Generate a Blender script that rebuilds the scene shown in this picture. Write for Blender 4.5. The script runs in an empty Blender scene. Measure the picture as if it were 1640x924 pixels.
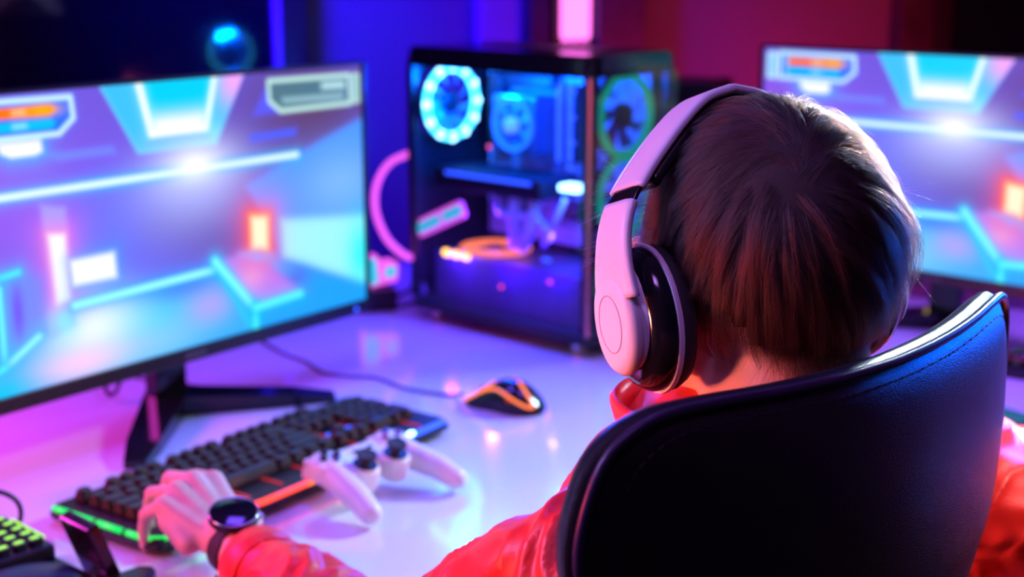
import bpy, bmesh, math, random
import numpy as np
from mathutils import Vector, Matrix, noise

random.seed(7)
rng = np.random.default_rng(7)
sc = bpy.context.scene
col = sc.collection
PI = math.pi
R = math.radians

# ------------------------------------------------------------------ camera
cd = bpy.data.cameras.new('camera'); cam = bpy.data.objects.new('camera', cd); col.objects.link(cam)
cam.location = (0, 0, 1.37); cam.rotation_euler = (R(77), 0, 0)
cd.lens = 50; cd.sensor_width = 36; cd.clip_start = .02
cd.dof.use_dof = True; cd.dof.focus_distance = 0.99; cd.dof.aperture_fstop = 4.6
sc.camera = cam
# ------------------------------------------------------------------ world, lamps, exposure
w = bpy.data.worlds.new('world'); sc.world = w; w.use_nodes = True
w.node_tree.nodes['Background'].inputs[0].default_value = (.02, .008, .05, 1)
w.node_tree.nodes['Background'].inputs[1].default_value = .35
sc.cycles.max_bounces = 7; sc.cycles.diffuse_bounces = 3; sc.cycles.glossy_bounces = 3; sc.cycles.transmission_bounces = 5; sc.cycles.transparent_max_bounces = 10
vs = sc.view_settings
vs.view_transform = 'Standard'; vs.look = 'None'; vs.exposure = 0; vs.gamma = 1; vs.use_curve_mapping = False

def lamp(name, loc, target, size, color, power, spread=180, kind='AREA', sy=None):
    d = bpy.data.lights.new(name, kind); d.color = color; d.energy = power
    if kind == 'AREA':
        d.size = size; d.spread = R(spread)
        if sy: d.shape = 'RECTANGLE'; d.size_y = sy
    elif kind == 'SPOT':
        d.shadow_soft_size = size; d.spot_size = R(spread); d.spot_blend = .6
    else:
        d.shadow_soft_size = size
    o = bpy.data.objects.new(name, d); col.objects.link(o); o.location = loc
    o.rotation_euler = (Vector(target) - Vector(loc)).to_track_quat('-Z', 'Y').to_euler()
    return o
lamp('blue_wall_lamp', (-.8, 2.5, 2.2), (-.38, 3.25, 1.25), .3, (.02, .0, 1), 26, 65)
lamp('violet_ceiling_lamp', (-.3, 1.95, 2.6), (-.25, 1.95, .75), .5, (.16, .06, 1), 6.2, 80)
lamp('violet_desk_fill', (.95, 2.1, 2.5), (.9, 2.0, .75), .4, (.26, .08, 1), 7, 60)  # added fill light for the right end of the desk
lamp('magenta_side_lamp', (-1.45, 1.8, 1.35), (-.8, 1.72, .75), .35, (1, .05, .8), 3.6, 75)
lamp('red_low_lamp', (-1.2, 1.0, 1.1), (-.1, 1.1, .97), .25, (1, .06, .03), 4.4, 100)
lamp('cool_white_lamp', (1.25, 2.5, 1.75), (-.15, 1.25, .75), .22, (.42, .68, 1), 5, 50)
lamp('violet_side_lamp', (-1.3, .8, 1.9), (.1, 1.0, 1.15), .5, (.42, .31, 1), 4.3, 80)
lamp('blue_right_lamp', (1.4, 2.1, 1.2), (.4, 1.06, .97), .22, (.0, .1, 1), 1.3, 35)
lamp('white_sleeve_fill', (1.0, 1.45, 1.95), (.55, 1.22, .84), .3, (1, .8, .8), 2.4, 40)  # added light aimed only at the right sleeve
lamp('red_sleeve_fill', (1.75, .95, 1.1), (.55, 1.22, .82), .3, (1, .3, .28), 1.0, 28)  # added red fill for the lower right sleeve
lamp('hair_rim_fill', (.98, 2.35, 1.42), (.285, 1.06, 1.22), .1, (1, .92, .85), .2, 7)  # added narrow light for the bright rim of the hair
lamp('violet_hair_fill', (.05, .15, 2.55), (.19, 1.0, 1.2), .4, (.6, .22, 1), .22, 25)  # added weak violet fill over the hair
lamp('red_neck_fill', (-1.1, .72, .98), (.13, 1.0, 1.075), .15, (1, .2, .13), .15, 12)  # added narrow red light for the neck alone
lamp('red_wall_lamp', (1.0, 2.95, .95), (.85, 3.75, 1.0), .3, (1, .015, .01), 4, 130)
lamp('pink_desk_lamp', (.75, 2.85, .9), (.75, 3.6, .75), .3, (1, .04, .25), 1.5, 150)

# ------------------------------------------------------------------ helpers
def mat(name, base=(.5, .5, .5), rough=.5, metal=0, emit=None, es=0, coat=0, coat_rough=.05, var=0, vscale=40, bump=0, bscale=200, spec=.5, sheen=0, sub=0):
    m = bpy.data.materials.new(name); m.use_nodes = True
    nt = m.node_tree; b = nt.nodes['Principled BSDF']
    b.inputs['Base Color'].default_value = (*base, 1); b.inputs['Roughness'].default_value = rough
    b.inputs['Metallic'].default_value = metal; b.inputs['Specular IOR Level'].default_value = spec
    b.inputs['Coat Weight'].default_value = coat; b.inputs['Coat Roughness'].default_value = coat_rough
    if sheen: b.inputs['Sheen Weight'].default_value = sheen
    if sub:
        b.inputs['Subsurface Weight'].default_value = sub; b.inputs['Subsurface Radius'].default_value = (.008, .003, .0015); b.inputs['Subsurface Scale'].default_value = 1
    if emit:
        b.inputs['Emission Color'].default_value = (*emit, 1); b.inputs['Emission Strength'].default_value = es
    tc = None
    if var or bump:
        tc = nt.nodes.new('ShaderNodeTexCoord')
    if var:
        n = nt.nodes.new('ShaderNodeTexNoise'); n.inputs['Scale'].default_value = vscale; n.inputs['Detail'].default_value = 4
        nt.links.new(tc.outputs['Object'], n.inputs['Vector'])
        r = nt.nodes.new('ShaderNodeValToRGB')
        r.color_ramp.elements[0].position = .3; r.color_ramp.elements[1].position = .7
        r.color_ramp.elements[0].color = (*[c * (1 - var) for c in base], 1); r.color_ramp.elements[1].color = (*[min(1, c * (1 + var)) for c in base], 1)
        nt.links.new(n.outputs['Fac'], r.inputs[0]); nt.links.new(r.outputs[0], b.inputs['Base Color'])
    if bump:
        n = nt.nodes.new('ShaderNodeTexNoise'); n.inputs['Scale'].default_value = bscale; n.inputs['Detail'].default_value = 3
        nt.links.new(tc.outputs['Object'], n.inputs['Vector'])
        bm = nt.nodes.new('ShaderNodeBump'); bm.inputs['Strength'].default_value = bump; bm.inputs['Distance'].default_value = .002
        nt.links.new(n.outputs['Fac'], bm.inputs['Height']); nt.links.new(bm.outputs[0], b.inputs['Normal'])
    return m

def glass_mat(name, tint=(.8, .8, .9), rough=.02, ior=1.5):
    m = bpy.data.materials.new(name); m.use_nodes = True; nt = m.node_tree; nt.nodes.clear()
    o = nt.nodes.new('ShaderNodeOutputMaterial'); mx = nt.nodes.new('ShaderNodeMixShader'); lw = nt.nodes.new('ShaderNodeLayerWeight'); pw = nt.nodes.new('ShaderNodeMath'); fr = nt.nodes.new('ShaderNodeMath')
    t = nt.nodes.new('ShaderNodeBsdfTransparent'); g = nt.nodes.new('ShaderNodeBsdfGlossy')
    lw.inputs[0].default_value = .5; pw.operation = 'POWER'; pw.inputs[1].default_value = 4; fr.operation = 'MULTIPLY_ADD'; fr.inputs[1].default_value = .7; fr.inputs[2].default_value = .03 * ior / 1.5; nt.links.new(lw.outputs['Facing'], pw.inputs[0]); nt.links.new(pw.outputs[0], fr.inputs[0]); t.inputs[0].default_value = (*tint, 1); g.inputs['Roughness'].default_value = rough
    nt.links.new(fr.outputs[0], mx.inputs[0]); nt.links.new(t.outputs[0], mx.inputs[1]); nt.links.new(g.outputs[0], mx.inputs[2]); nt.links.new(mx.outputs[0], o.inputs[0])
    return m

def lm(root):
    return Matrix.LocRotScale(root.location, root.rotation_euler, None)

def link(name, me, m=None, parent=None, world=False, smooth=False):
    o = bpy.data.objects.new(name, me); col.objects.link(o)
    if m is not None:
        for x in (m if isinstance(m, (list, tuple)) else [m]): me.materials.append(x)
    if smooth: me.shade_smooth()
    if parent is not None:
        o.parent = parent
        if world:
            mm = lm(parent)
            if parent.parent is not None:
                mm = lm(parent.parent) @ parent.matrix_parent_inverse @ mm
            o.matrix_parent_inverse = mm.inverted()
    return o

def thing(name, label, cat, loc=(0, 0, 0), rz=0, group=None):
    o = bpy.data.objects.new(name, None); col.objects.link(o); o.empty_display_size = .05
    o.location = loc; o.rotation_euler = (0, 0, rz); o['label'] = label; o['category'] = cat
    if group: o['group'] = group
    return o
def tag(o, label, cat, group=None):
    o['label'] = label; o['category'] = cat
    if group: o['group'] = group
    return o
def struct(o):
    o['kind'] = 'structure'; return o

class MB:
    """collects shapes into one mesh"""
    def __init__(s): s.v = []; s.f = []; s.mi = []
    def add(s, v, f, mi=0):
        n = len(s.v); s.v += [tuple(p) for p in v]; s.f += [tuple(i + n for i in q) for q in f]; s.mi += [mi] * len(f); return s
    def box(s, c, d, rot=None, mi=0, bev=0):
        bm = bmesh.new(); bmesh.ops.create_cube(bm, size=1)
        bmesh.ops.scale(bm, vec=d, verts=bm.verts)
        if bev: bmesh.ops.bevel(bm, geom=bm.edges[:] , offset=bev, segments=2, profile=.6, affect='EDGES')
        M = Matrix.Translation(c) @ (rot.to_4x4() if rot is not None else Matrix())
        bm.verts.index_update()
        s.add([M @ v.co for v in bm.verts], [[v.index for v in f.verts] for f in bm.faces], mi); bm.free(); return s
    def lathe(s, prof, n=24, M=None, mi=0, sx=1, sy=1):
        """prof: list of (r, z), revolved about z, closed with caps where r>0 at the ends"""
        M = M or Matrix(); v = []; f = []
        for r, z in prof:
            for k in range(n):
                a = 2 * PI * k / n; v.append(M @ Vector((r * math.cos(a) * sx, r * math.sin(a) * sy, z)))
        for i in range(len(prof) - 1):
            for k in range(n):
                k2 = (k + 1) % n; f.append((i * n + k, i * n + k2, (i + 1) * n + k2, (i + 1) * n + k))
        f.append(tuple(range(n))[::-1]); f.append(tuple((len(prof) - 1) * n + k for k in range(n)))
        return s.add(v, f, mi)
    def tube(s, pts, r, n=8, mi=0, closed=False, rz=1.0):
        pts = [Vector(p) for p in pts]; N = len(pts); rs = r if isinstance(r, (list, tuple)) else [r] * N
        v = []; f = []; up = None
        for i, p in enumerate(pts):
            a = pts[(i - 1) % N] if (i > 0 or closed) else p; b = pts[(i + 1) % N] if (i < N - 1 or closed) else p
            t = (b - a).normalized()
            if up is None:
                up = Vector((0, 0, 1)) if abs(t.z) < .9 else Vector((1, 0, 0))
            x = t.cross(up).normalized(); up = x.cross(t).normalized()
            for k in range(n):
                q = 2 * PI * k / n; v.append(p + rs[i] * (x * math.cos(q) + up * math.sin(q) * rz))
        for i in range(N if closed else N - 1):
            j = (i + 1) % N
            for k in range(n):
                k2 = (k + 1) % n; f.append((i * n + k, i * n + k2, j * n + k2, j * n + k))
        if not closed:
            f.append(tuple(range(n))[::-1]); f.append(tuple((N - 1) * n + k for k in range(n)))
        return s.add(v, f, mi)
    def prism(s, outline, z0, z1, M=None, mi=0):
        M = M or Matrix(); n = len(outline)
        v = [M @ Vector((x, y, z0)) for x, y in outline] + [M @ Vector((x, y, z1)) for x, y in outline]
        f = [tuple(range(n))[::-1], tuple(range(n, 2 * n))] + [(k, (k + 1) % n, n + (k + 1) % n, n + k) for k in range(n)]
        return s.add(v, f, mi)
    def ell(s, c, r, rot=None, nu=20, nv=12, mi=0):
        M = Matrix.Translation(c) @ (rot.to_4x4() if rot is not None else Matrix())
        v = [M @ Vector((0, 0, -r[2]))]; f = []
        for i in range(1, nv):
            p = -PI / 2 + PI * i / nv
            for k in range(nu):
                a = 2 * PI * k / nu; v.append(M @ Vector((r[0] * math.cos(p) * math.cos(a), r[1] * math.cos(p) * math.sin(a), r[2] * math.sin(p))))
        v.append(M @ Vector((0, 0, r[2]))); t = len(v) - 1
        for k in range(nu):
            k2 = (k + 1) % nu; f.append((0, 1 + k2, 1 + k)); f.append((t, t - nu + k, t - nu + k2))
            for i in range(nv - 2): f.append((1 + i * nu + k, 1 + i * nu + k2, 1 + (i + 1) * nu + k2, 1 + (i + 1) * nu + k))
        return s.add(v, f, mi)
    def cap(s, a, b, ra, rb, n=16):
        """tapered capsule"""
        a = Vector(a); b = Vector(b); t = (b - a).normalized()
        pts = []; rs = []
        for i in range(5):
            q = -PI / 2 + PI / 2 * i / 5 + .12; pts.append(a + t * ra * math.sin(q)); rs.append(ra * math.cos(q))
        pts += [a, a.lerp(b, .5), b]; rs += [ra, (ra + rb) / 2, rb]
        for i in range(1, 6):
            q = PI / 2 * i / 5 - .08; pts.append(b + t * rb * math.sin(q)); rs.append(rb * math.cos(q))
        return s.tube(pts, rs, n)
    def mesh(s, name, bevel=0):
        me = bpy.data.meshes.new(name); me.from_pydata(s.v, [], s.f); me.polygons.foreach_set('material_index', s.mi); me.update()
        bm = bmesh.new(); bm.from_mesh(me); bmesh.ops.recalc_face_normals(bm, faces=bm.faces)
        if bevel: bmesh.ops.bevel(bm, geom=[e for e in bm.edges if len(e.link_faces) == 2 and e.calc_face_angle(0) > .6], offset=bevel, segments=2, affect='EDGES')
        bm.to_mesh(me); bm.free(); return me
    def build(s, name, m=None, parent=None, smooth=False, world=False, bevel=0):
        return link(name, s.mesh(name, bevel), m, parent, world, smooth)

def autosmooth(o, ang=35):
    me = o.data; me.shade_smooth()
    bm = bmesh.new(); bm.from_mesh(me)
    for e in bm.edges: e.smooth = not (len(e.link_faces) == 2 and e.calc_face_angle(0) > R(ang))
    bm.to_mesh(me); bm.free(); return o

def rrect(w, h, r, n=5, cx=0, cy=0):
    o = []
    for qx, qy, a0 in ((1, 1, 0), (-1, 1, 90), (-1, -1, 180), (1, -1, 270)):
        for k in range(n + 1):
            a = R(a0 + 90 * k / n); o.append((cx + qx * (w / 2 - r) + r * math.cos(a), cy + qy * (h / 2 - r) + r * math.sin(a)))
    return o

def catmull(pts, n=8):
    P = [Vector(p) for p in pts]; P = [2 * P[0] - P[1]] + P + [2 * P[-1] - P[-2]]; o = []
    for i in range(1, len(P) - 2):
        for k in range(n):
            t = k / n; a, b, c, d = P[i - 1:i + 3]
            o.append(.5 * ((2 * b) + (c - a) * t + (2 * a - 5 * b + 4 * c - d) * t * t + (3 * b - a - 3 * c + d) * t ** 3))
    o.append(P[-2]); return o

def copy_tree(o, parent=None):
    c = o.copy(); col.objects.link(c); c.parent = parent
    if parent is not None: c.matrix_parent_inverse = o.matrix_parent_inverse.copy()
    for ch in list(o.children): copy_tree(ch, c)
    return c

def remesh(name, mb, voxel, smooth=4, fac=.5):
    """voxel union of closed shapes -> one continuous smooth mesh"""
    me = mb.mesh(name); o = bpy.data.objects.new(name, me); col.objects.link(o)
    r = o.modifiers.new('r', 'REMESH'); r.mode = 'VOXEL'; r.voxel_size = voxel
    s = o.modifiers.new('s', 'SMOOTH'); s.iterations = smooth; s.factor = fac
    dg = bpy.context.evaluated_depsgraph_get(); out = bpy.data.meshes.new_from_object(o.evaluated_get(dg))
    bpy.data.objects.remove(o); bpy.data.meshes.remove(me); out.name = name; return out

# ------------------------------------------------------------------ materials
M_wall = mat('wall_paint', (.15, .15, .16), .75, var=.06, vscale=3, bump=.15, bscale=90)
M_floor = mat('floor_wood', (.08, .05, .04), .4, var=.3, vscale=6)
M_ceil = mat('ceiling_paint', (.5, .5, .5), .8, var=.03)
M_desk = mat('desk_gloss', (.83, .82, .86), .16, coat=.6, coat_rough=.04, var=.015, vscale=2)
M_black = mat('black_plastic', (.012, .012, .015), .35, var=.2, bump=.05, bscale=600)
M_blackg = mat('black_gloss', (.008, .008, .012), .12, var=.1)
M_dark = mat('dark_metal', (.03, .03, .04), .4, metal=.6, var=.15)
M_bronze = mat('bronze_trim', (.55, .34, .28), .3, metal=.9, var=.1)
M_rubber = mat('dark_rubber', (.02, .02, .022), .7, var=.2)
M_chrome = mat('chrome', (.7, .7, .74), .18, metal=1, var=.05)
M_white = mat('white_plastic', (.82, .81, .82), .32, var=.02)
M_whitem = mat('white_satin', (.78, .76, .82), .4, var=.02)
M_cable = mat('cable_jacket', (.03, .025, .05), .5, var=.15)
M_skin = mat('skin', (.72, .46, .36), .5, var=.07, vscale=60, bump=.12, bscale=500, sub=.12)
M_glass = glass_mat('clear_glass', (.86, .86, .95), .02, 1.35)
M_dglass = glass_mat('smoked_glass', (.5, .5, .52), .03)
M_window = mat('night_window', (.004, .004, .012), .06, spec=.9, var=.1)
def glow(name, c, s): return mat(name, tuple(x * .3 for x in c), .4, emit=c, es=s, var=.01)
G_cyan = glow('led_cyan', (.05, .75, 1), 4.5)
G_blue = glow('led_blue', (.03, .1, 1), 2.2)
G_bluew = glow('led_blue_white', (.3, .75, 1), 7)
G_red = glow('led_red', (1, .06, .03), 2.2)
G_dimred = glow('led_dim_red', (1, .04, .03), .35)
G_orange = glow('led_orange', (1, .2, .04), 1.6)
G_amber = glow('led_amber', (1, .45, .04), 5)
G_green = glow('led_green', (.0, .9, .12), 1.1)
G_lime = glow('led_lime', (.35, .9, .06), 1.3)
G_teal = glow('led_teal', (.03, .5, .6), 1.2)
G_pink = glow('led_pink', (1, .12, .85), 1.0)
G_neon = glow('neon_pink', (1, .16, .75), 2.6)
G_yellow = glow('led_yellow', (1, .75, .05), 4)
G_gteal = glow('led_green_teal', (.0, .55, .32), 1.7)

DZ = .75          # desk top
# ================================================================== the room
TH = R(25)        # the back wall runs at 25 degrees to the camera's view
def wallbox(name, c, d, m=M_wall, rz=0, parent=None):
    mb = MB().box((0, 0, 0), d); o = mb.build(name, m, None); o.location = c; o.rotation_euler = (0, 0, rz); return struct(o)
struct(MB().box((.3, 1.2, -.05), (7, 7.4, .1)).build('floor', M_floor))
struct(MB().box((.3, 1.2, 2.85), (7, 7.4, .1)).build('ceiling', M_ceil))
wx, wy = math.cos(TH), math.sin(TH)
def wp(lx, ly=0, z=0): return (lx * wx - ly * wy, 3.42 + lx * wy + ly * wx, z)
wallbox('wall_back', wp(.1, .06, 1.4), (5.4, .12, 2.8), M_wall, TH)
wallbox('wall_left', (-2.35, .9, 1.4), (.12, 5.2, 2.8))
wallbox('wall_right', (2.55, 1.6, 1.4), (.12, 6.2, 2.8))
wallbox('wall_front', (.1, -1.75, 1.4), (4.9, .12, 2.8))
M_frame = mat('window_frame_dark', (.02, .016, .02), .4, var=.2)
M_framel = mat('window_bevel_sheen', (.3, .25, .45), .35, var=.05)  # violet reflection on the frame's inner bevel put into the colour
M_post = mat('dark_wood_post', (.05, .03, .035), .45, var=.35, vscale=12)
M_panel = mat('panel_paint', (.32, .2, .32), .6, var=.1, vscale=8)
def window(name, l0, l1, z0, z1, strip=None):
    r = bpy.data.objects.new(name, None); col.objects.link(r); r.location = wp((l0 + l1) / 2, 0, 0); r.rotation_euler = (0, 0, TH); r['kind'] = 'structure'
    W = l1 - l0; H = z1 - z0; zc = (z0 + z1) / 2; t = .055
    for sx in (-1, 1): MB().box((sx * (W / 2 - t / 2), -.025, zc), (t, .05, H), bev=.004).build('window_frame', M_frame, r)
    for z in (z0 + t / 2, z1 - t / 2): MB().box((0, -.024, z), (W - 2 * t, .046, t), bev=.004).build('window_frame', M_frame, r)
    MB().box((0, -.012, zc), (W - 2 * t, .008, H - 2 * t)).build('pane', M_window, r)
    if strip: MB().box((strip * (W / 2 - t - .007), -.03, zc), (.014, .028, H - 2 * t), bev=.003).build('bevel_sheen_strip', M_framel, r)
    return r
window('window_1', -2.15, -.517, .95, 2.45, 1)
window('window_2', 1.24, 2.3, .95, 2.45)
def post(name, l0, l1, d, m, z0=0, z1=2.8):
    o = MB().box((0, 0, 0), (l1 - l0, d, z1 - z0), bev=.004).build(name, m); o.location = wp((l0 + l1) / 2, -d / 2, (z0 + z1) / 2); o.rotation_euler = (0, 0, TH); return struct(o)
post('trim_1', -.097, .016, .03, M_panel)
post('trim_2', .018, .072, .06, M_post)
post('trim_3', .205, .335, .05, M_post)
post('trim_4', 1.12, 1.232, .05, M_post)

# wall-mounted pink tube lamp
nl = thing('tube_lamp', 'glowing pink vertical tube lamp on the back wall above the computer tower', 'lamp', wp(.154, -.002, 1.18), TH)
MB().box((0, -.006, .5), (.1, .012, 1.02), bev=.003).build('back_plate', M_frame, nl)
for k in (-1, 0, 1):
    autosmooth(MB().lathe([(.001, 0), (.007, .001), (.0112, .006), (.0125, .014), (.0125, .98), (.0112, .988), (.001, .995)], 14, Matrix.Translation((k * .0255, -.027, .002))).build('tube', G_neon, nl))
for z in (.12, .88): MB().box((0, -.03, z), (.085, .034, .012), bev=.002).build('clip', M_black, nl)
lamp('tube_lamp_light', wp(.154, -.16, 1.5), wp(.154, -1, 1.2), .1, (1, .15, .75), .15, kind='POINT')

# ================================================================== desk
dk = thing('desk', 'large glossy white desk holding the monitors, computer tower and keyboard', 'desk', (0, 2.0, 0))
OUT = [(-1.5, 1.16), (-.3, 1.16), (-.12, 1.24), (.25, 1.32), (.5, 1.38), (1.6, 1.38), (1.6, 2.92), (-.4, 2.92), (-1.5, 2.42)]
MB().prism([(x, y - 2) for x, y in OUT], DZ - .035, DZ).build('desk_top', M_desk, dk, bevel=.004)
for lx, ly in ((-1.4, 1.33), (-1.4, 2.36), (1.5, 1.46), (1.5, 2.82), (-.3, 2.8)):
    MB().box((lx, ly - 2, (DZ - .035) / 2), (.05, .05, DZ - .035), bev=.004).build('leg', M_chrome, dk)
MB().box((.5, .86, .64), (2.1, .03, .1)).build('rear_rail', M_chrome, dk)

# ================================================================== monitors
def paint_screen():
    NX, NY = 352, 182
    u, v = np.meshgrid(np.linspace(0, 1, NX + 1), np.linspace(0, 1, NY + 1))
    ax = 1.94
    def lin(c): 
        c = np.array(c, float) / 255; return np.where(c <= .04045, c / 12.92, ((c + .055) / 1.055) ** 2.4)
    img = np.zeros(u.shape + (3,))
    def mixc(mask, c, op=1.0):
        nonlocal img
        m = np.clip(mask * op, 0, 1)[..., None]; img = img * (1 - m) + lin(c) * m
    def gauss(cx, cy, rx, ry): return np.exp(-(((u - cx) / rx) ** 2 + ((v - cy) / ry) ** 2))
    def sdf(poly):
        x = u * ax; P = [(a * ax, b) for a, b in poly]; d = np.full(u.shape, 1e9); ins = np.zeros(u.shape, bool)
        for i in range(len(P)):
            (x0, y0), (x1, y1) = P[i - 1], P[i]; ex, ey = x1 - x0, y1 - y0
            t = np.clip(((x - x0) * ex + (v - y0) * ey) / (ex * ex + ey * ey + 1e-12), 0, 1)
            d = np.minimum(d, np.hypot(x - x0 - t * ex, v - y0 - t * ey))
            if abs(y1 - y0) > 1e-9:
                c = ((y0 > v) != (y1 > v)) & (x < (x1 - x0) * (v - y0) / (y1 - y0) + x0); ins ^= c
        return np.where(ins, -d, d)
    def fill(poly, c, soft=.006, op=1.0): mixc(1 / (1 + np.exp(np.clip(sdf(poly) / (soft * .45), -50, 50))), c, op)
    def halo(poly, c, rad, op=.8): mixc(np.exp(-np.maximum(sdf(poly), 0) / rad), c, op)
    def outline(poly, c, wd, op=1.0, soft=.004): mixc(1 / (1 + np.exp(np.clip((np.abs(sdf(poly)) - wd) / (soft * .5), -50, 50))), c, op)
    def line(p, q, c, wd, glowc=None, gr=.02, op=1.0):
        x = u * ax; x0, y0, x1, y1 = p[0] * ax, p[1], q[0] * ax, q[1]; ex, ey = x1 - x0, y1 - y0
        t = np.clip(((x - x0) * ex + (v - y0) * ey) / (ex * ex + ey * ey), 0, 1); d = np.hypot(x - x0 - t * ex, v - y0 - t * ey)
        if glowc: mixc(np.exp(-np.maximum(d - wd, 0) / gr), glowc, .85 * op)
        mixc(1 / (1 + np.exp(np.clip((d - wd) / .0022, -50, 50))), c, op)
    # room colours
    mixc(np.ones(u.shape), (108, 92, 205))
    mixc(gauss(.06, .35, .25, .3), (150, 96, 225), .8); mixc(gauss(.33, .5, .16, .2), (98, 112, 255), .9)
    mixc(gauss(.86, .14, .22, .24), (92, 66, 96), 1.0); mixc(gauss(.52, .5, .18, .14), (122, 112, 176), .8); mixc(gauss(.6, .62, .1, .1), (96, 84, 150), .6)
    # floor
    fill([(.2, .74), (.57, .73), (.67, .95), (.8, .91), (1.02, .98), (1.02, 1.1), (-.1, 1.1), (-.1, .9)], (86, 170, 255), .012)
    mixc(gauss(.47, .77, .1, .05), (76, 82, 240), .9); mixc(gauss(.36, .88, .16, .12), (120, 215, 255), .9); mixc(gauss(.27, .83, .09, .12), (235, 250, 255), 1.0); mixc(gauss(.42, .95, .1, .07), (150, 200, 255), .7); mixc(gauss(.24, .95, .1, .06), (255, 205, 250), .8)
    mixc(gauss(.55, .86, .06, .07), (190, 160, 250), .7); mixc(gauss(.08, .98, .06, .06), (80, 195, 255), .9)
    # right wall
    fill([(1.02, .21), (.809, .331), (.658, .428), (.70, .56), (.745, .74), (1.02, 1.0)], (96, 150, 255), .014); mixc(gauss(.93, .48, .12, .14), (142, 186, 255), .8)
    fill([(.749, .585), (1.02, .64), (1.02, .945), (.752, .745)], (176, 240, 255), .02); mixc(gauss(.99, .8, .05, .16), (90, 240, 255), .8)
    fill([(.64, .69), (.70, .70), (1.02, .955), (1.02, 1.05), (.69, 1.05), (.67, .93), (.82, .905)], (76, 160, 255), .018); mixc(gauss(.79, .84, .04, .05), (90, 70, 190), .6)
    fill([(.585, .70), (.66, .68), (.80, .895), (.68, .91)], (176, 130, 230), .016); mixc(gauss(.66, .79, .04, .06), (228, 164, 220), .8)
    # ceiling light
    T = [(.317, -.02), (.67, -.02), (.586, .25), (.398, .243)]
    fill(T, (98, 190, 255)); mixc(gauss(.64, .02, .045, .09) * (sdf(T) < 0), (238, 170, 245), .95); mixc(gauss(.57, .22, .05, .05) * (sdf(T) < 0), (130, 225, 255), .8)
    outline([(.317, -.02), (.398, .243), (.586, .25), (.586, .2505), (.398, .2435)], (120, 215, 255), .006, .7)
    I = [(.405, -.02), (.59, -.02), (.56, .195), (.428, .192)]
    fill(I, (84, 205, 255)); mixc((v > .05) * np.exp(-((v - .165) / .045) ** 2) * (sdf(I) < 0), (255, 255, 255), 1.0)
    line((.405, -.01), (.43, .18), (250, 255, 255), .012, (170, 240, 255), .012); line((.59, -.01), (.562, .18), (250, 255, 255), .01, (140, 235, 255), .012)
    line((.43, .185), (.56, .185), (255, 255, 255), .012); line((.425, .214), (.565, .218), (110, 185, 240), .012, op=.8)
    # haze of the ceiling flare and beam
    mixc(gauss(.53, .33, .1, .11), (236, 240, 255), .95); mixc(gauss(.52, .42, .15, .14), (170, 180, 255), .5)
    line((-.02, .333), (.802, .335), (232, 255, 255), .011, (70, 190, 255), .014); mixc(gauss(.53, .32, .05, .045), (255, 255, 255), 1)
    # bars
    fill([(.201, .207), (.34, .209), (.348, .235), (.226, .237)], (122, 142, 255), .01, .8); fill([(.672, .235), (.803, .229), (.798, .256), (.675, .259)], (84, 104, 255), .01, .9)
    fill([(.683, .162), (.72, .057), (.76, .16)], (96, 98, 245), .01, .8)
    W = [(.105, .15), (.192, .155), (.193, .198), (.178, .207), (.131, .207), (.112, .19)]
    halo(W, (90, 190, 255), .03); fill(W, (255, 255, 255), .006)
    # status panels
    Hl = [(.045, .022), (.258, .026), (.261, .098), (.23, .145), (.045, .143)]
    halo(Hl, (80, 130, 255), .014, .7); fill(Hl, (60, 112, 236)); fill([(.07, .043), (.215, .045), (.228, .06), (.215, .082), (.07, .08)], (255, 128, 48), .004); mixc(gauss(.2, .063, .035, .02), (255, 190, 60), .8)
    fill([(.07, .092), (.215, .094), (.226, .108), (.215, .124), (.07, .122)], (70, 190, 240), .004); fill([(.14, .055), (.165, .055), (.165, .07), (.14, .07)], (255, 225, 190), .01, .7); fill([(.14, .1), (.165, .1), (.165, .114), (.14, .114)], (190, 240, 255), .01, .7)
    outline(Hl, (212, 246, 255), .0085); fill([(.062, .03), (.07, .03), (.07, .13), (.062, .13)], (160, 220, 255), .008, .8)
    Tb = [(.012, .028), (.032, .025), (.032, .145), (.012, .142)]; fill(Tb, (120, 190, 255)); outline(Tb, (205, 240, 255), .007)
    Hr = [(.729, .034), (.965, .039), (.967, .155), (.76, .155), (.73, .112)]
    fill(Hr, (88, 118, 130)); fill([(.88, .06), (.95, .062), (.95, .09), (.88, .086)], (190, 226, 226), .008); fill([(.765, .105), (.945, .112), (.945, .132), (.768, .124)], (166, 200, 210), .008, .9)
    outline(Hr, (205, 240, 232), .0085)
    Tr = [(.977, .038), (.993, .04), (.993, .152), (.977, .153)]; fill(Tr, (140, 190, 190)); outline(Tr, (205, 236, 222), .005)
    # red window
    Q = [(.668, .55), (.712, .562), (.71, .69), (.668, .675)]
    mixc(np.exp(-np.maximum(sdf(Q), 0) / .055), (255, 92, 82), .95); halo(Q, (255, 140, 90), .02); fill(Q, (255, 246, 216), .012)
    fill([(.63, .69), (.67, .685), (.73, .72), (.68, .73)], (150, 170, 255), .02, .8)
    # left pillar and its lights
    fill([(.181, .374), (.232, .396), (.236, .81), (.19, .836)], (150, 165, 250), .01, .9)
    Pw = [(.193, .48), (.226, .488), (.229, .719), (.2, .725)]
    mixc(np.exp(-np.maximum(sdf(Pw), 0) / .05), (255, 130, 200), .75); fill(Pw, (255, 255, 255), .01)
    mixc(gauss(.215, .79, .03, .06), (160, 235, 255), .9)
    Cb = [(.234, .584), (.329, .583), (.332, .675), (.237, .673)]; halo(Cb, (80, 160, 255), .03); fill(Cb, (252, 255, 255), .01)
    line((.236, .743), (.567, .727), (170, 250, 255), .013, (74, 160, 255), .02)
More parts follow.
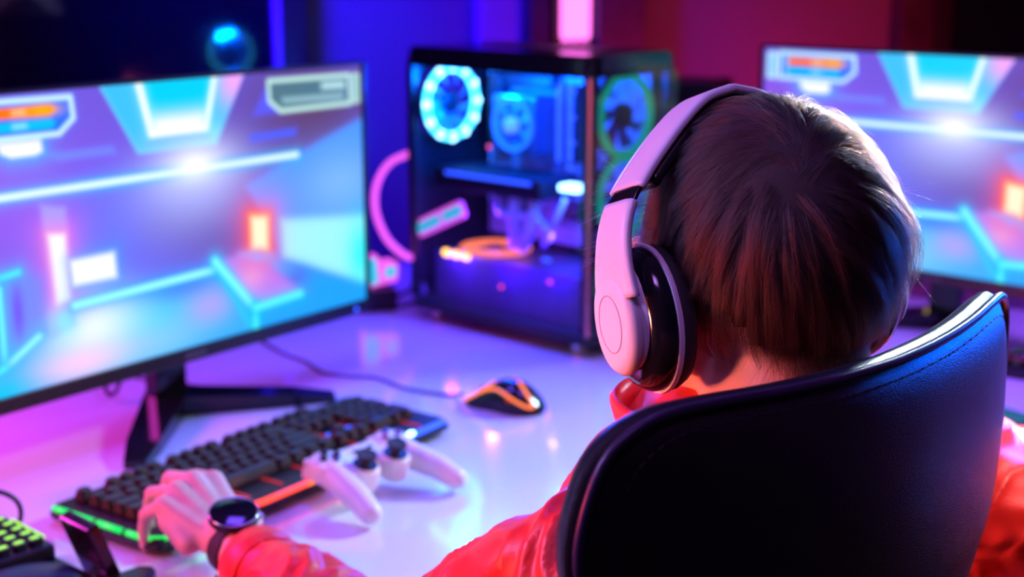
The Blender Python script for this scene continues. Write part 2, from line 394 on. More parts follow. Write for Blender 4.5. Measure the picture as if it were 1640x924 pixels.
    line((.575, .73), (.651, .977), (96, 200, 255), .012, (90, 170, 255), .02, .8); line((.568, .694), (.67, .921), (150, 246, 255), .015, (80, 200, 255), .016); line((.67, .915), (.668, 1.01), (120, 240, 255), .013, (80, 190, 255), .016)
    line((.67, .916), (.80, .905), (130, 244, 255), .013, (80, 190, 255), .02)
    # cube on the left
    fill([(.0, .6), (.13, .585), (.175, .62), (.18, .82), (.14, .84), (.0, .88)], (120, 140, 255), .03, .9); mixc(gauss(.12, .72, .012, .11), (110, 60, 215), .85)
    line((-.01, .62), (.128, .587), (120, 236, 255), .009, (90, 180, 255), .02); line((.088, .63), (.088, .9), (140, 245, 255), .009, (90, 180, 255), .02); line((.088, .9), (.16, .82), (170, 250, 255), .009, (100, 190, 255), .02); line((.088, .9), (-.01, .96), (120, 236, 255), .009, (90, 180, 255), .02)
    lum = (img @ np.array([.2126, .7152, .0722]))[..., None]; img = np.clip(lum + (img - lum) * 1.22, 0, 1)
    return NX, NY, img

NX, NY, SIMG = paint_screen()
sm = bpy.data.materials.new('screen_picture'); sm.use_nodes = True
_nt = sm.node_tree; _nt.nodes.clear()
_o = _nt.nodes.new('ShaderNodeOutputMaterial'); _a = _nt.nodes.new('ShaderNodeAttribute'); _a.attribute_name = 'picture'
_e = _nt.nodes.new('ShaderNodeEmission'); _e.inputs[1].default_value = 1.1; _g = _nt.nodes.new('ShaderNodeBsdfGlossy'); _g.inputs['Roughness'].default_value = .35; _g.inputs[0].default_value = (.02, .02, .02, 1)
_ad = _nt.nodes.new('ShaderNodeAddShader')
_nt.links.new(_a.outputs['Color'], _e.inputs[0]); _nt.links.new(_e.outputs[0], _ad.inputs[0]); _nt.links.new(_g.outputs[0], _ad.inputs[1]); _nt.links.new(_ad.outputs[0], _o.inputs[0])

M_bez = mat('bezel_plastic', (.022, .02, .024), .3, var=.15)
M_logo = mat('faded_print', (.16, .15, .17), .5, var=.3, vscale=300)
def monitor(label, loc, rz):
    r = thing('monitor', label, 'monitor', loc, rz, 'gaming monitors on the desk')
    W, z0, z1 = .715, .085, .472; sx, s0, s1 = .3515, .105, .467
    # back shell with a chamfered rear
    sh = MB()
    ring = lambda y, d: [(-W / 2 + d, y, z0 + d), (W / 2 - d, y, z0 + d), (W / 2 - d, y, z1 - d), (-W / 2 + d, y, z1 - d)]
    v = ring(.004, 0) + ring(.016, 0) + ring(.03, .05) + ring(.052, .11)
    f = [(0, 1, 2, 3), (15, 14, 13, 12)] + [(i * 4 + k, i * 4 + (k + 1) % 4, i * 4 + 4 + (k + 1) % 4, i * 4 + 4 + k) for i in range(3) for k in range(4)]
    sh.add(v, f).build('rear_shell', M_black, r)
    for c, d in (((0, 0, (z0 + s0) / 2), (W, .01, s0 - z0)), ((0, 0, (s1 + z1) / 2), (W, .01, z1 - s1))):
        MB().box(c, d, bev=.0015).build('bezel', M_bez, r)
    for k in (-1, 1): MB().box((k * (W / 2 + sx) / 2, 0, (s0 + s1) / 2), (W / 2 - sx, .01, s1 - s0), bev=.001).build('bezel', M_bez, r)
    me = bpy.data.meshes.new('screen')
    xs = np.linspace(-sx, sx, NX + 1); zs = np.linspace(s1, s0, NY + 1); X, Z = np.meshgrid(xs, zs)
    V = np.stack([X, np.zeros_like(X) + .001, Z], -1).reshape(-1, 3)
    idx = np.arange((NX + 1) * (NY + 1)).reshape(NY + 1, NX + 1)
    Fq = np.stack([idx[:-1, :-1], idx[1:, :-1], idx[1:, 1:], idx[:-1, 1:]], -1).reshape(-1, 4)
    me.from_pydata(V.tolist(), [], Fq.tolist())
    at = me.attributes.new('picture', 'FLOAT_COLOR', 'POINT'); C4 = np.ones((V.shape[0], 4)); C4[:, :3] = SIMG.reshape(-1, 3); at.data.foreach_set('color', C4.ravel().astype(np.float32))
    so = link('screen', me, sm, r); so['label'] = 'lit game picture in cyan and violet'
    lg = MB()
    for k in range(4): lg.box((-.014 + k * .0095, -.0053, (z0 + s0) / 2), (.0065, .0008, .006))
    lg.build('logo', M_logo, r)
    autosmooth(MB().lathe([(.0035, 0), (.0035, .002), (.002, .003)], 12, Matrix.Translation((W / 2 - .035, -.0045, z0 + .009)) @ Matrix.Rotation(R(90), 4, 'X')).build('power_light', G_blue, r))
    # stand
    MB().box((0, .06, .13), (.055, .026, .26), bev=.004).build('column', M_blackg, r)
    MB().box((0, .058, .26), (.1, .03, .1), bev=.004).build('mount', M_black, r)
    for k in (-1, 1):
        a = R(-90 + k * 50); dx, dy = math.cos(a), math.sin(a)
        n = (-dy, dx); L = .235; o = []
        for t, wd in ((0, .03), (.75, .022), (1, .014)):
            o.append((dx * L * t + n[0] * wd, .06 + dy * L * t + n[1] * wd))
        for t, wd in ((1, .014), (.75, .022), (0, .03)):
            o.append((dx * L * t - n[0] * wd, .06 + dy * L * t - n[1] * wd))
        leg = MB(); n_ = len(o); hi = [.03, .018, .01, .01, .018, .03]
        leg.add([(x, y, .001) for x, y in o] + [(x, y, h) for (x, y), h in zip(o, hi)], [tuple(range(n_))[::-1]] + [tuple([n_ + q for q in (0, 1, 4, 5)]), tuple([n_ + q for q in (1, 2, 3, 4)])] + [(q, (q + 1) % n_, n_ + (q + 1) % n_, n_ + q) for q in range(n_)])
        leg.build('foot', M_blackg, r)
    return r
A1 = R(90 - 36.5)
mon1 = monitor('large monitor showing a neon game, beside the keyboard', (-.437, 1.88, DZ), A1)
mon2 = monitor('large monitor showing the same neon game behind the person with headphones', (.713, 2.356, DZ), R(-43))

# ================================================================== computer tower
PCL, PCW, PCH = .418, .21, .478
pc = thing('computer_tower', 'black glass-sided computer tower with a glowing cyan fan', 'computer', (.1215 - .209 * .724 + .105 * .69, 2.174 + .209 * .69 + .105 * .724, DZ), R(-43.6))
hx, hy = PCL / 2, PCW / 2; zb, zt = .02, PCH
MB().prism(rrect(PCL, PCW, .018), zb, zb + .016).build('bottom_panel', M_black, pc)
tp = MB().prism(rrect(PCL + .006, PCW + .006, .024), zt - .034, zt).build('top_panel', M_blackg, pc, bevel=.005)
for k in range(14): MB().box((-.13 + k * .02, .02, zt + .0006), (.01, .09, .0012)).build('vent_slat', M_dark, tp)
rp = MB(); q_ = [(-hy, zb + .015), (hy, zb + .015), (hy, zt - .015), (-hy, zt - .015)]; n_c = 32; vv = []; ff = []
for xx in (-hx, -hx + .008):
    for k in range(n_c):      # square sheet with a round fan opening
        a = 2 * PI * (k + .5) / n_c; c_, s_ = math.cos(a), math.sin(a); vv.append((xx, -.028 + .066 * c_, .378 + .066 * s_))
        ty = (hy - -.028 if c_ > 0 else -.028 + hy) / max(1e-6, abs(c_)); tz = ((zt - .015 - .378) if s_ > 0 else (.378 - zb - .015)) / max(1e-6, abs(s_)); t_ = min(ty, tz); vv.append((xx, -.028 + t_ * c_, .378 + t_ * s_))
for k in range(n_c):
    a, b = 2 * k, 2 * ((k + 1) % n_c); m_ = 2 * n_c
    ff += [(a, a + 1, b + 1, b), (m_ + a, m_ + b, m_ + b + 1, m_ + a + 1), (a, b, m_ + b, m_ + a), (a + 1, m_ + a + 1, m_ + b + 1, b + 1)]
rp.add(vv, ff).build('rear_panel', M_dark, pc)
MB().box((0, hy - .004, (zb + zt) / 2), (PCL - .02, .008, zt - zb - .03)).build('far_side_panel', M_black, pc)
MB().box((0, hy - .03, .29), (PCL - .05, .006, .31)).build('board_tray', mat('tray_grey', (.5, .52, .58), .4, var=.2), pc)
for x in (-hx + .008, hx - .012): MB().box((x, -hy + .008, (zb + zt) / 2), (.014, .014, zt - zb - .04)).build('frame_post', M_black, pc)
MB().box((hx - .004, -hy + .002, (zb + zt) / 2 - .008), (.007, .008, zt - zb - .05), bev=.002).build('edge_trim', M_bronze, pc)
sg = MB().box((-.004, -hy, (zb + zt) / 2 - .008), (PCL - .022, .004, zt - zb - .045)).build('side_glass', M_glass, pc); sg['label'] = 'clear glass side panel'
# front face: smoked glass with rounded upper corner over three ring fans
fp = MB().prism(rrect(PCW, zt - zb - .03, .022), -.002, .002, Matrix(((0, 0, 1, hx + .003), (1, 0, 0, 0), (0, 1, 0, (zb + zt) / 2 - .01), (0, 0, 0, 1)))).build('front_glass', M_dglass, pc)
for sx in (-1, 1): MB().box((hx - .008, sx * (hy - .012), (zb + zt) / 2), (.012, .014, zt - zb - .06)).build('front_post', M_black, pc)
def arc(c, r, a0, a1, n, ax):
    o = []
    for k in range(n + 1):
        a = R(a0 + (a1 - a0) * k / n)
        o.append((c[0] + (0 if ax == 'x' else r * math.cos(a)), c[1] + (r * math.cos(a) if ax == 'x' else 0), c[2] + r * math.sin(a)))
    return o
def fan(parent, x, z, y, r, led, blades=9, ledw=.006, name='fan'):
    f = MB().tube(arc((x, y, z), r, 0, 354, 40, 'x'), .0065, 6, closed=True)
    fo = f.build(name, M_black, parent, smooth=True)
    MB().tube(arc((x + .006, y, z), r - .004, 0, 353, 48, 'x'), ledw, 8, closed=True).build('light_ring', led, fo, smooth=True)
    autosmooth(MB().lathe([(.02, -.006), (.02, .006), (.014, .009)], 20, Matrix.Translation((x, y, z)) @ Matrix.Rotation(R(90), 4, 'Y')).build('hub', M_dark, fo))
    for k in range(blades):
        a = 2 * PI * k / blades; b = MB(); rr = r - .012
        for i in range(1): 
            v = []
            for t in np.linspace(.018, rr, 5):
                q = a + .5 * (t / rr)
                for s, dx in ((-1, -.005), (1, .005)):
                    qq = q + s * .2; v.append((x + dx, y + t * math.cos(qq), z + t * math.sin(qq)))
            b.add(v, [(2 * j, 2 * j + 1, 2 * j + 3, 2 * j + 2) for j in range(4)])
        b.build('blade', M_fanb, fo, smooth=True)
    return fo
M_fanb = mat('fan_blade', (.05, .2, .45), .35, var=.1)
rf = fan(pc, -hx + .024, .378, -.028, .064, G_cyan, 9, .0075, 'rear_fan'); rf['label'] = 'rear fan with a glowing cyan light ring'
# beads of light around the ring
bd = MB()
for k in range(12):
    a = 2 * PI * k / 12; bd.ell((-hx + .033, -.028 + .061 * math.cos(a), .378 + .061 * math.sin(a)), (.006, .0085, .0085), nu=8, nv=6)
bd.build('light_beads', G_bluew, rf, smooth=True)
for z in (.38, .25, .12): fan(pc, hx - .022, z, -.004, .066, G_gteal, 7, .007, 'front_fan')
# main board and its blocks
M_pcb = mat('circuit_board', (.2, .24, .32), .4, var=.6, vscale=45)
bo = MB().box((-.045, hy - .036, .3), (.26, .004, .27)).build('main_board', M_pcb, pc)
for k in range(4): MB().box((.012 + k * .012, hy - .052, .35), (.006, .03, .13), bev=.001).build('memory_stick', G_blue if k % 2 == 0 else M_dark, bo)
for c, d in (((-.14, hy - .05, .36), (.03, .028, .13)), ((-.07, hy - .046, .415), (.12, .022, .025)), ((-.1, hy - .043, .2), (.06, .012, .04)), ((.02, hy - .043, .2), (.05, .012, .035))):
    MB().box(c, d, bev=.003).build('heat_sink', M_dark, bo)
cl = MB().box((-.055, hy - .075, .345), (.1, .06, .1), bev=.003).build('cooler_block', mat('cooler_grey', (.12, .16, .24), .3, metal=.7, var=.1), pc)
co = MB().tube([(-.055 + .042 * math.cos(2 * PI * k / 36), hy - .108, .345 + .042 * math.sin(2 * PI * k / 36)) for k in range(36)], .004, 8, closed=True).build('cooler_ring', glow('led_deep_blue', (.02, .2, 1), 1.6), cl, smooth=True)
autosmooth(MB().lathe([(.014, 0), (.014, .01), (.009, .014)], 16, Matrix.Translation((-.055, hy - .106, .345)) @ Matrix.Rotation(R(90), 4, 'X')).build('cooler_hub', glow('led_pale_blue', (.2, .5, 1), .8), cl))
for k in range(7):
    a = 2 * PI * k / 7; q = a + .5
    MB().add([(-.055 + .012 * math.cos(a), hy - .108, .345 + .012 * math.sin(a)), (-.055 + .038 * math.cos(q - .25), hy - .11, .345 + .038 * math.sin(q - .25)), (-.055 + .038 * math.cos(q + .25), hy - .105, .345 + .038 * math.sin(q + .25))], [(0, 1, 2)]).build('cooler_blade', M_fanb, cl)
gp = MB().box((-.055, -.02, .252), (.25, .1, .035), bev=.004).build('graphics_card', M_dark, pc)
MB().box((-.05, -.0715, .262), (.2, .003, .006)).build('accent_strip', G_blue, gp)
MB().box((.125, -.05, .262), (.04, .03, .012), bev=.004).build('light_badge', G_bluew, gp)
for k in (-.09, .01): autosmooth(MB().lathe([(.036, 0), (.036, .004), (.03, .006)], 20, Matrix.Translation((-.045 + k, -.02, .228))).build('card_fan', M_black, gp))
MB().box((-.02, .01, .075), (PCL - .075, PCW - .07, .085), bev=.003).build('power_shroud', mat('shroud', (.14, .14, .25), .35, var=.1), pc)
of = MB().tube([(-.065 + .052 * math.cos(2 * PI * k / 40), -.035 + .05 * math.sin(2 * PI * k / 40), .135) for k in range(40)], .012, 8, closed=True, rz=.5).build('bottom_fan', G_orange, pc, smooth=True); of['label'] = 'orange lit fan lying flat'
autosmooth(MB().lathe([(.02, .128), (.02, .137), (.012, .14)], 20, Matrix.Translation((-.065, -.035, 0))).build('fan_hub', M_black, of))
for k in range(3): MB().ell((-.135 + k * .024, -.085, .124), (.011, .004, .007), nu=10, nv=6).build('amber_light', G_amber, pc, smooth=True)
M_pale = mat('pale_sleeve', (.75, .6, .85), .3, var=.05)
for pts, r in (([(.0, -.05, .235), (.005, -.06, .2), (.0, -.05, .15)], .013), ([(.035, -.045, .235), (.045, -.06, .195), (.02, -.06, .15)], .011), ([(-.05, -.045, .232), (-.02, -.065, .205), (.05, -.06, .205), (.08, -.05, .17)], .006), ([(.1, -.04, .24), (.095, -.06, .2), (.07, -.06, .16)], .005)):
    MB().tube(catmull(pts, 6), r, 10).build('cable', M_pale, pc, smooth=True)
for c in ((-.03, -.085, .318), (.11, -.088, .11), (.0, -.088, .085)): MB().ell(c, (.0035, .0035, .0035), nu=10, nv=6).build('red_light', G_red, pc, smooth=True)
for c in ((.09, -.085, .205), (.1, -.085, .145), (.15, -.085, .34), (.15, -.085, .30), (.15, -.085, .38), (.15, -.085, .42)): MB().box(c, (.016, .004, .006), bev=.001).build('blue_light', G_blue, pc)
for x in (-hx + .045, hx - .045):
    for y in (-hy + .03, hy - .03):
        autosmooth(MB().lathe([(.013, 0), (.015, .004), (.015, .019), (.012, .021)], 16, Matrix.Translation((x, y, 0))).build('foot', M_chrome, pc))
# made-up bar carrying a teal and pink glow, just inside the glass
lb = MB().box((0, 0, 0), (.128, .006, .03), bev=.007).build('glow_bar', G_pink, pc); lb.location = (-.142, -hy + .012, .183); lb.rotation_euler = (0, R(-24), 0); lb['label'] = 'teal glow bar outlined in pink'
for c, L in ((-.027, .06), (.037, .048)): MB().box((c, -.0035, 0), (L, .005, .017), bev=.005).build('lens', G_teal, lb)
for i, (x, z, p, c) in enumerate(((-.12, .42, 6, (.0, .15, 1)), (-.03, .42, 6, (.0, .1, 1)), (.07, .42, 6, (.0, .08, 1)), (.1, .3, 2.0, (.0, .08, 1)), (-.05, .2, .9, (.16, .03, 1)), (.09, .18, .8, (.04, .02, 1)), (-.12, .12, .6, (.08, .0, 1)), (.0, .12, .45, (.06, .0, 1)), (.1, .12, .3, (.04, .0, 1)))):
    q = lamp('tower_led', (0, 0, 0), (0, 0, -1), .02, c, p, kind='POINT'); q.parent = pc; q.location = (x, -.06 if z > .15 else -.088, z); q.data.shadow_soft_size = .008

# made-up glowing pieces: pink loop behind the tower, teal block beside the monitor
pts = catmull([(-.175, 2.50, 1.04), (-.215, 2.49, 1.022), (-.238, 2.48, .985), (-.24, 2.47, .94), (-.222, 2.46, .895), (-.195, 2.452, .868), (-.178, 2.462, .857)], 8)
tag(MB().tube(pts, .0062, 10).build('glow_loop', G_pink, None, smooth=True), 'pink glowing loop at the rear of the computer tower', 'cable')
tl = thing('glow_block', 'small teal glow block edged in pink between monitor and computer tower', 'light', (-.243, 2.52, DZ), R(20))
MB().box((0, 0, .02), (.06, .05, .04), bev=.004).build('base', M_black, tl)
MB().prism([(-.034, .04), (.034, .052), (.036, .085), (.02, .092), (.006, .088), (-.004, .102), (-.034, .104)], -.012, .012, Matrix(((1, 0, 0, 0), (0, 0, -1, 0), (0, 1, 0, 0), (0, 0, 0, 1)))).build('rim', G_pink, tl, bevel=.002)
MB().prism([(-.03, .045), (-.002, .052), (-.006, .096), (-.03, .099)], -.0145, .0, Matrix(((1, 0, 0, 0), (0, 0, 1, 0), (0, 1, 0, 0), (0, 0, 0, 1)))).build('lens', G_teal, tl, bevel=.001)
MB().prism([(.008, .06), (.03, .062), (.03, .08), (.012, .08)], -.0145, .0, Matrix(((1, 0, 0, 0), (0, 0, 1, 0), (0, 1, 0, 0), (0, 0, 0, 1)))).build('lens', G_teal, tl, bevel=.001)

# ================================================================== keyboard
kb = thing('keyboard', 'black gaming keyboard with rainbow edge lighting under the left hand', 'keyboard', (-.30, 1.662, DZ), R(54.9))
KW, KD = .515, .19
cs = MB()
o = [(-KW / 2, -.07), (-KW / 2 + .006, -.088), (-.13, -.088), (-.115, -.095), (.115, -.095), (.13, -.088), (KW / 2 - .006, -.088), (KW / 2, -.07), (KW / 2, .088), (KW / 2 - .008, .095), (-KW / 2 + .008, .095), (-KW / 2, .088)]
cs.prism(o, .006, .018).build('case', M_black, kb, bevel=.003)
MB().prism([(x * .985, y * .97) for x, y in o], .018, .0205).build('top_plate', mat('plate', (.02, .012, .016), .4, metal=.4, var=.2), kb)
for x in (-.2, .2):
    for y in (-.07, .075): MB().box((x, y, .003), (.04, .012, .006)).build('foot', M_rubber, kb)
M_key = mat('keycap_black', (.026, .026, .03), .42, var=.2, bump=.05, bscale=900)
M_skirt_redlit = mat('keycap_skirt_redlit', (.04, .007, .007), .45, var=.1)  # red light on the key sides mixed into the colour
U = .0205; keymesh = {}
def key(x, y, wu, hu=1):
    k = (round(wu, 2), round(hu, 2))
    if k not in keymesh:
        a, b = wu * U / 2 - .0012, hu * U / 2 - .0012; h = .0125; t = .0028; c = .0018
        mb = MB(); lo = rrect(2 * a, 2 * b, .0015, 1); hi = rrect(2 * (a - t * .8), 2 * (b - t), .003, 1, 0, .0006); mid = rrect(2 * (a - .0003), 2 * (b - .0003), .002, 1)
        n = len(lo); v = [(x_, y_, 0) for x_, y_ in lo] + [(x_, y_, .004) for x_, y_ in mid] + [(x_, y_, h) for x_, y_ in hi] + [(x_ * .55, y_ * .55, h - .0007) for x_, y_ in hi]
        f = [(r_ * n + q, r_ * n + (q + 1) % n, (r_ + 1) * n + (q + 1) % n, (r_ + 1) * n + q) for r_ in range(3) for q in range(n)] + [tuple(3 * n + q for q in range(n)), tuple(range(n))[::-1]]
        mb.add(v, f); mb.mi = [1 if i < 2 * n else 0 for i in range(len(f))]; me = mb.mesh('key'); me.materials.append(M_key); me.materials.append(M_skirt_redlit); keymesh[k] = me
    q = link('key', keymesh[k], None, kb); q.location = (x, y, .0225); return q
x0 = -22.5 * U / 2; ytop = .083 - U / 2
rows = [([1, -1, 1, 1, 1, 1, -.5, 1, 1, 1, 1, -.5, 1, 1, 1, 1], [1, 1, 1], []),
        ([1] * 13 + [2], [1, 1, 1], [1, 1, 1, 1]), ([1.5] + [1] * 12 + [1.5], [1, 1, 1], [1, 1, 1]), ([1.75] + [1] * 11 + [2.25], [], [1, 1, 1]),
        ([2.25] + [1] * 10 + [2.75], [-1, 1], [1, 1, 1]), ([1.25, 1.25, 1.25, 6.25, 1.25, 1.25, 1.25, 1.25], [1, 1, 1], [2, 1])]
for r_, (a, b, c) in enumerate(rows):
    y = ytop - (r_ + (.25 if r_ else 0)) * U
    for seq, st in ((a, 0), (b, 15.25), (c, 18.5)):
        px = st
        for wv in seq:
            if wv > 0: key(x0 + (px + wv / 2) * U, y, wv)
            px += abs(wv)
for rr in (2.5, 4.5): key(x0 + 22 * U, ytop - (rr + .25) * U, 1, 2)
# edge lights
def strip(pts, m, r=.0032, nm='edge_light'): MB().tube(pts, r, 8).build(nm, m, kb, smooth=True)
e = -KW / 2 + .004
for a, b in ((.085, .06), (.054, .018), (.01, -.03), (-.038, -.062)): strip([(e, a, .0195), (e, b, .0195)], G_green, .0035)
strip([(e + .002, -.07, .0195), (e + .012, -.083, .0195), (-.2, -.0845, .0195)], G_green, .0032)
strip([(-.2, -.0845, .0195), (-.148, -.0845, .0195)], glow('led_green_bright', (.02, 1, .2), 2.6), .0042)
strip([(-.125, -.0895, .0185), (-.1, -.0925, .0185), (-.03, -.0925, .0185)], G_red, .0036)
strip([(-.03, -.0925, .0185), (.02, -.0925, .0185)], G_orange, .0042)
MB().ell((.022, -.0925, .02), (.012, .004, .004), nu=12, nv=6).build('spot_light', G_amber, kb, smooth=True)
strip([(.06, -.0925, .0185), (.11, -.0925, .0185), (.125, -.086, .019), (.245, -.084, .019)], G_blue, .0036)
MB().ell((.172, -.085, .021), (.009, .004, .004), nu=12, nv=6).build('spot_light', G_bluew, kb, smooth=True)
MB().ell((.085, -.092, .02), (.007, .004, .004), nu=12, nv=6).build('spot_light', G_cyan, kb, smooth=True)
MB().box((.13, .0, .0215), (.05, .004, .002)).build('spot_light', G_blue, kb)
MB().box((.17, .012, .0215), (.012, .05, .002)).build('spot_light', glow('led_violet', (.3, .3, 1), 1.6), kb)
for k in range(9): MB().box((-.21 + k * .052, .0, .0212), (.004, .15, .0012)).build('back_light', G_dimred, kb)

# ================================================================== computer mouse
def mouse(name, label, loc, rz, stripm, cable=None):
    r = thing(name, label, 'mouse', loc, rz)
    nu, nv = 28, 12
    def P(t, s, off=0):   # t along length -1 back .. 1 front, s across -1..1
        y = t * .064; wd = .033 * (1 - .14 * math.exp(-((t - .15) / .35) ** 2)) * math.sqrt(max(0, 1 - abs(t) ** 3.2)); hgt = (.044 * math.exp(-((t + .15) / .9) ** 2) - .004) * (max(0, 1 - abs(t) ** 4)) ** .5
        q = s * PI / 2; x = wd * math.sin(q) ** 1 if True else 0
        z = .003 + hgt * max(0, math.cos(q)) ** .62
        n = Vector((math.sin(q), 0, max(.2, math.cos(q)))).normalized(); return Vector((x, y, z)) + n * off
    v = []; f = []
    for i in range(nu + 1):
        for j in range(nv + 1): v.append(P(-.985 + 1.97 * i / nu, -1 + 2 * j / nv))
    for i in range(nu):
        for j in range(nv): f.append((i * (nv + 1) + j, (i + 1) * (nv + 1) + j, (i + 1) * (nv + 1) + j + 1, i * (nv + 1) + j + 1))
    f.append(tuple(range(nv + 1))); f.append(tuple(nu * (nv + 1) + j for j in range(nv + 1))[::-1])
    for i in range(nu): f.append((i * (nv + 1), i * (nv + 1) + nv, (i + 1) * (nv + 1) + nv, (i + 1) * (nv + 1)))
    MB().add(v, f).build('shell', M_blackg, r, smooth=True)
    MB().prism([(P(t, s)[0] * .96, P(t, s)[1] * .97) for t, s in [(-.95 + 1.9 * k / 14, 1) for k in range(15)] + [(.95 - 1.9 * k / 14, -1) for k in range(15)]], 0, .004).build('base', M_rubber, r)
    for path, rad in (([(.95, -.75), (.8, -.62), (.5, -.5), (.2, -.52), (-.2, -.64), (-.5, -.72), (-.8, -.7), (-.88, -.45)], .0032), ([(.55, -.48), (.32, -.3), (.2, -.1)], .0036), ([(.62, .34), (.4, .42), (.05, .45), (-.1, .42)], .0036), ([(-.35, .02), (-.6, -.16), (-.78, -.3), (-.86, -.42)], .0026)):
        MB().tube([P(t, s, .0003) for t, s in [tuple(p)[:2] for p in catmull([(a, b, 0) for a, b in path], 6)]], rad, 8, rz=.6).build('light_strip', stripm, r, smooth=True)
    wh = autosmooth(MB().lathe([(.006, -.003), (.0085, -.002), (.0085, .002), (.006, .003)], 20, Matrix.Translation((0, .034, .0175)) @ Matrix.Rotation(R(90), 4, 'Y')).build('scroll_wheel', M_rubber, r))
    return r
mang = math.atan2(.53, -.85) - PI / 2
mouse('computer_mouse', 'black gaming mouse with glowing orange stripes beside the keyboard', (-.01, 1.936, DZ), mang, G_orange)
def cable(name, label, pts, r=.0021, m=M_cable):
    return tag(MB().tube(catmull(pts, 10), r, 8).build(name, m, None, smooth=True), label, 'cable')
zc = DZ + .0026
cable('mouse_cable', 'thin dark cable running from the mouse across the desk behind the keyboard', [(-.068, 1.972, zc + .006), (-.09, 1.985, zc), (-.119, 1.995, zc), (-.16, 2.02, zc), (-.205, 2.07, zc), (-.247, 2.081, zc), (-.29, 2.10, zc), (-.325, 2.16, zc), (-.365, 2.205, zc), (-.41, 2.275, zc), (-.5, 2.42, zc), (-.55, 2.6, zc)])
cable('keyboard_cable', 'thin dark cable lying on the desk between monitor foot and keyboard', [(-.275, 1.888, zc + .008), (-.29, 1.915, zc), (-.33, 1.96, zc), (-.40, 2.0, zc), (-.47, 2.03, zc), (-.58, 2.08, zc), (-.75, 2.2, zc)])
cable('looped_cable', 'dark cable hanging in a loop under the lit monitor', [(-.60, 2.05, .90), (-.588, 1.99, .83), (-.586, 1.96, .785), (-.575, 1.95, .762), (-.562, 1.955, .78), (-.565, 1.98, .81), (-.59, 2.02, .835), (-.63, 2.1, .86)], .003)
cable('tower_cable', 'dark cable lying behind the lower rear corner of the computer tower', [(-.15, 2.54, zc + .02), (-.2, 2.53, zc), (-.235, 2.56, zc), (-.215, 2.61, zc), (-.15, 2.66, zc + .03)], .004)

# ================================================================== game controller
gc = thing('game_controller', 'white game controller with two thumbsticks in front of the keyboard', 'controller', (-.163, 1.592, DZ), R(50))
gc.scale = (.94, .94, .94)
g = MB(); rx = lambda a: Matrix.Rotation(R(a), 3, 'X')
g.box((0, .02, .043), (.11, .046, .026), rx(14), bev=.01)
for s in (-1, 1):
    g.lathe([(.012, -.017), (.0245, -.013), (.027, -.006), (.027, .008), (.0235, .0125), (.01, .014)], 24, Matrix.Translation((s * .054, .022, .046)) @ Matrix.Rotation(R(14), 4, 'X'))
    g.cap((s * .058, .015, .042), (s * .071, -.045, .028), .0195, .0165); g.cap((s * .071, -.045, .028), (s * .076, -.07, .0175), .0165, .0145)
    g.lathe([(.013, -.026), (.017, -.023), (.0185, -.018), (.0185, .004), (.0165, .007), (.008, .008)], 24, Matrix.Translation((s * .0265, -.012, .044)) @ Matrix.Rotation(R(14), 4, 'X'))
me = remesh('body', g, .0017, 6); gb = link('body', me, M_white, gc, smooth=True)
T14 = lambda x, y, z: Matrix.Translation((x, y, z)) @ Matrix.Rotation(R(14), 4, 'X')
for s in (-1, 1):
    autosmooth(MB().lathe([(.0155, 0), (.0155, .0015), (.012, .0015)], 24, T14(s * .0265, -.0115, .0515)).build('stick_well', M_black, gc))
    st = autosmooth(MB().lathe([(.006, 0), (.0055, .009), (.0125, .0105), (.0135, .013), (.0125, .0155), (.008, .0145)], 24, T14(s * .0265, -.0115, .052)).build('thumbstick', M_rubber, gc))
    for y, z, h in ((.047, .05, .008), (.05, .036, .014)): MB().box((s * .054, y, z), (.034, .014, h), rx(14), bev=.003).build('shoulder_button', M_whitem, gc)
for a in range(4): # direction pad
    dx, dy = math.cos(a * PI / 2), math.sin(a * PI / 2)
    MB().prism(rrect(.0085, .0085, .002, 2), 0, .0035, T14(-.054 + dx * .0105, .022 + dy * .0105, .0605 + dy * .0026)).build('direction_key', M_black, gc)
for a, c in enumerate(((.2, .1, .3), (.1, .1, .35), (.3, .1, .2), (.1, .2, .3))):
    dx, dy = math.cos(a * PI / 2), math.sin(a * PI / 2)
    autosmooth(MB().lathe([(.0048, 0), (.0048, .003), (.003, .0042)], 14, T14(.054 + dx * .0115, .022 + dy * .0115, .0605 + dy * .0028)).build('round_button', mat('button_tint', c, .3, var=.05), gc))
for x in (-.012, .012): MB().box((x, .02, .0575), (.008, .004, .003), rx(14), bev=.001).build('small_button', M_black, gc)
autosmooth(MB().lathe([(.0055, 0), (.0055, .002), (.003, .003)], 14, T14(0, .008, .0555)).build('home_button', M_whitem, gc))

# ================================================================== one-handed keypad in the corner
kp = thing('gaming_keypad', 'one-handed black keypad with glowing green keys, cut off by the picture corner', 'keypad', (-.5085, 1.3325, DZ), R(47))
MB().prism([(-.12, -.01), (-.06, -.09), (.03, -.1), (.062, -.06), (.06, .0), (.06, .1), (-.12, .1)], 0, .016).build('base', M_black, kp, bevel=.004)
MB().box((-.032, .048, .024), (.172, .098, .018), bev=.004).build('key_deck', mat('deck', (.025, .015, .03), .4, var=.2), kp)
km_ = MB().prism(rrect(.0145, .0145, .003, 2), .033, .041).mesh('key'); km_.materials.append(M_key); lg_ = MB().prism(rrect(.0105, .0055, .0025, 3), .041, .0416).mesh('legend'); lg_.materials.append(G_lime)
for i in range(9):
    for j in range(5):
        k_ = link('key', km_, None, kb if False else kp); k_.location = (.038 - i * .0178, .012 + j * .0182, 0); link('legend', lg_, None, k_)
MB().tube([(.052, .022, .034), (.052, .088, .034)], .0028, 8).build('edge_light', G_lime, kp, smooth=True)
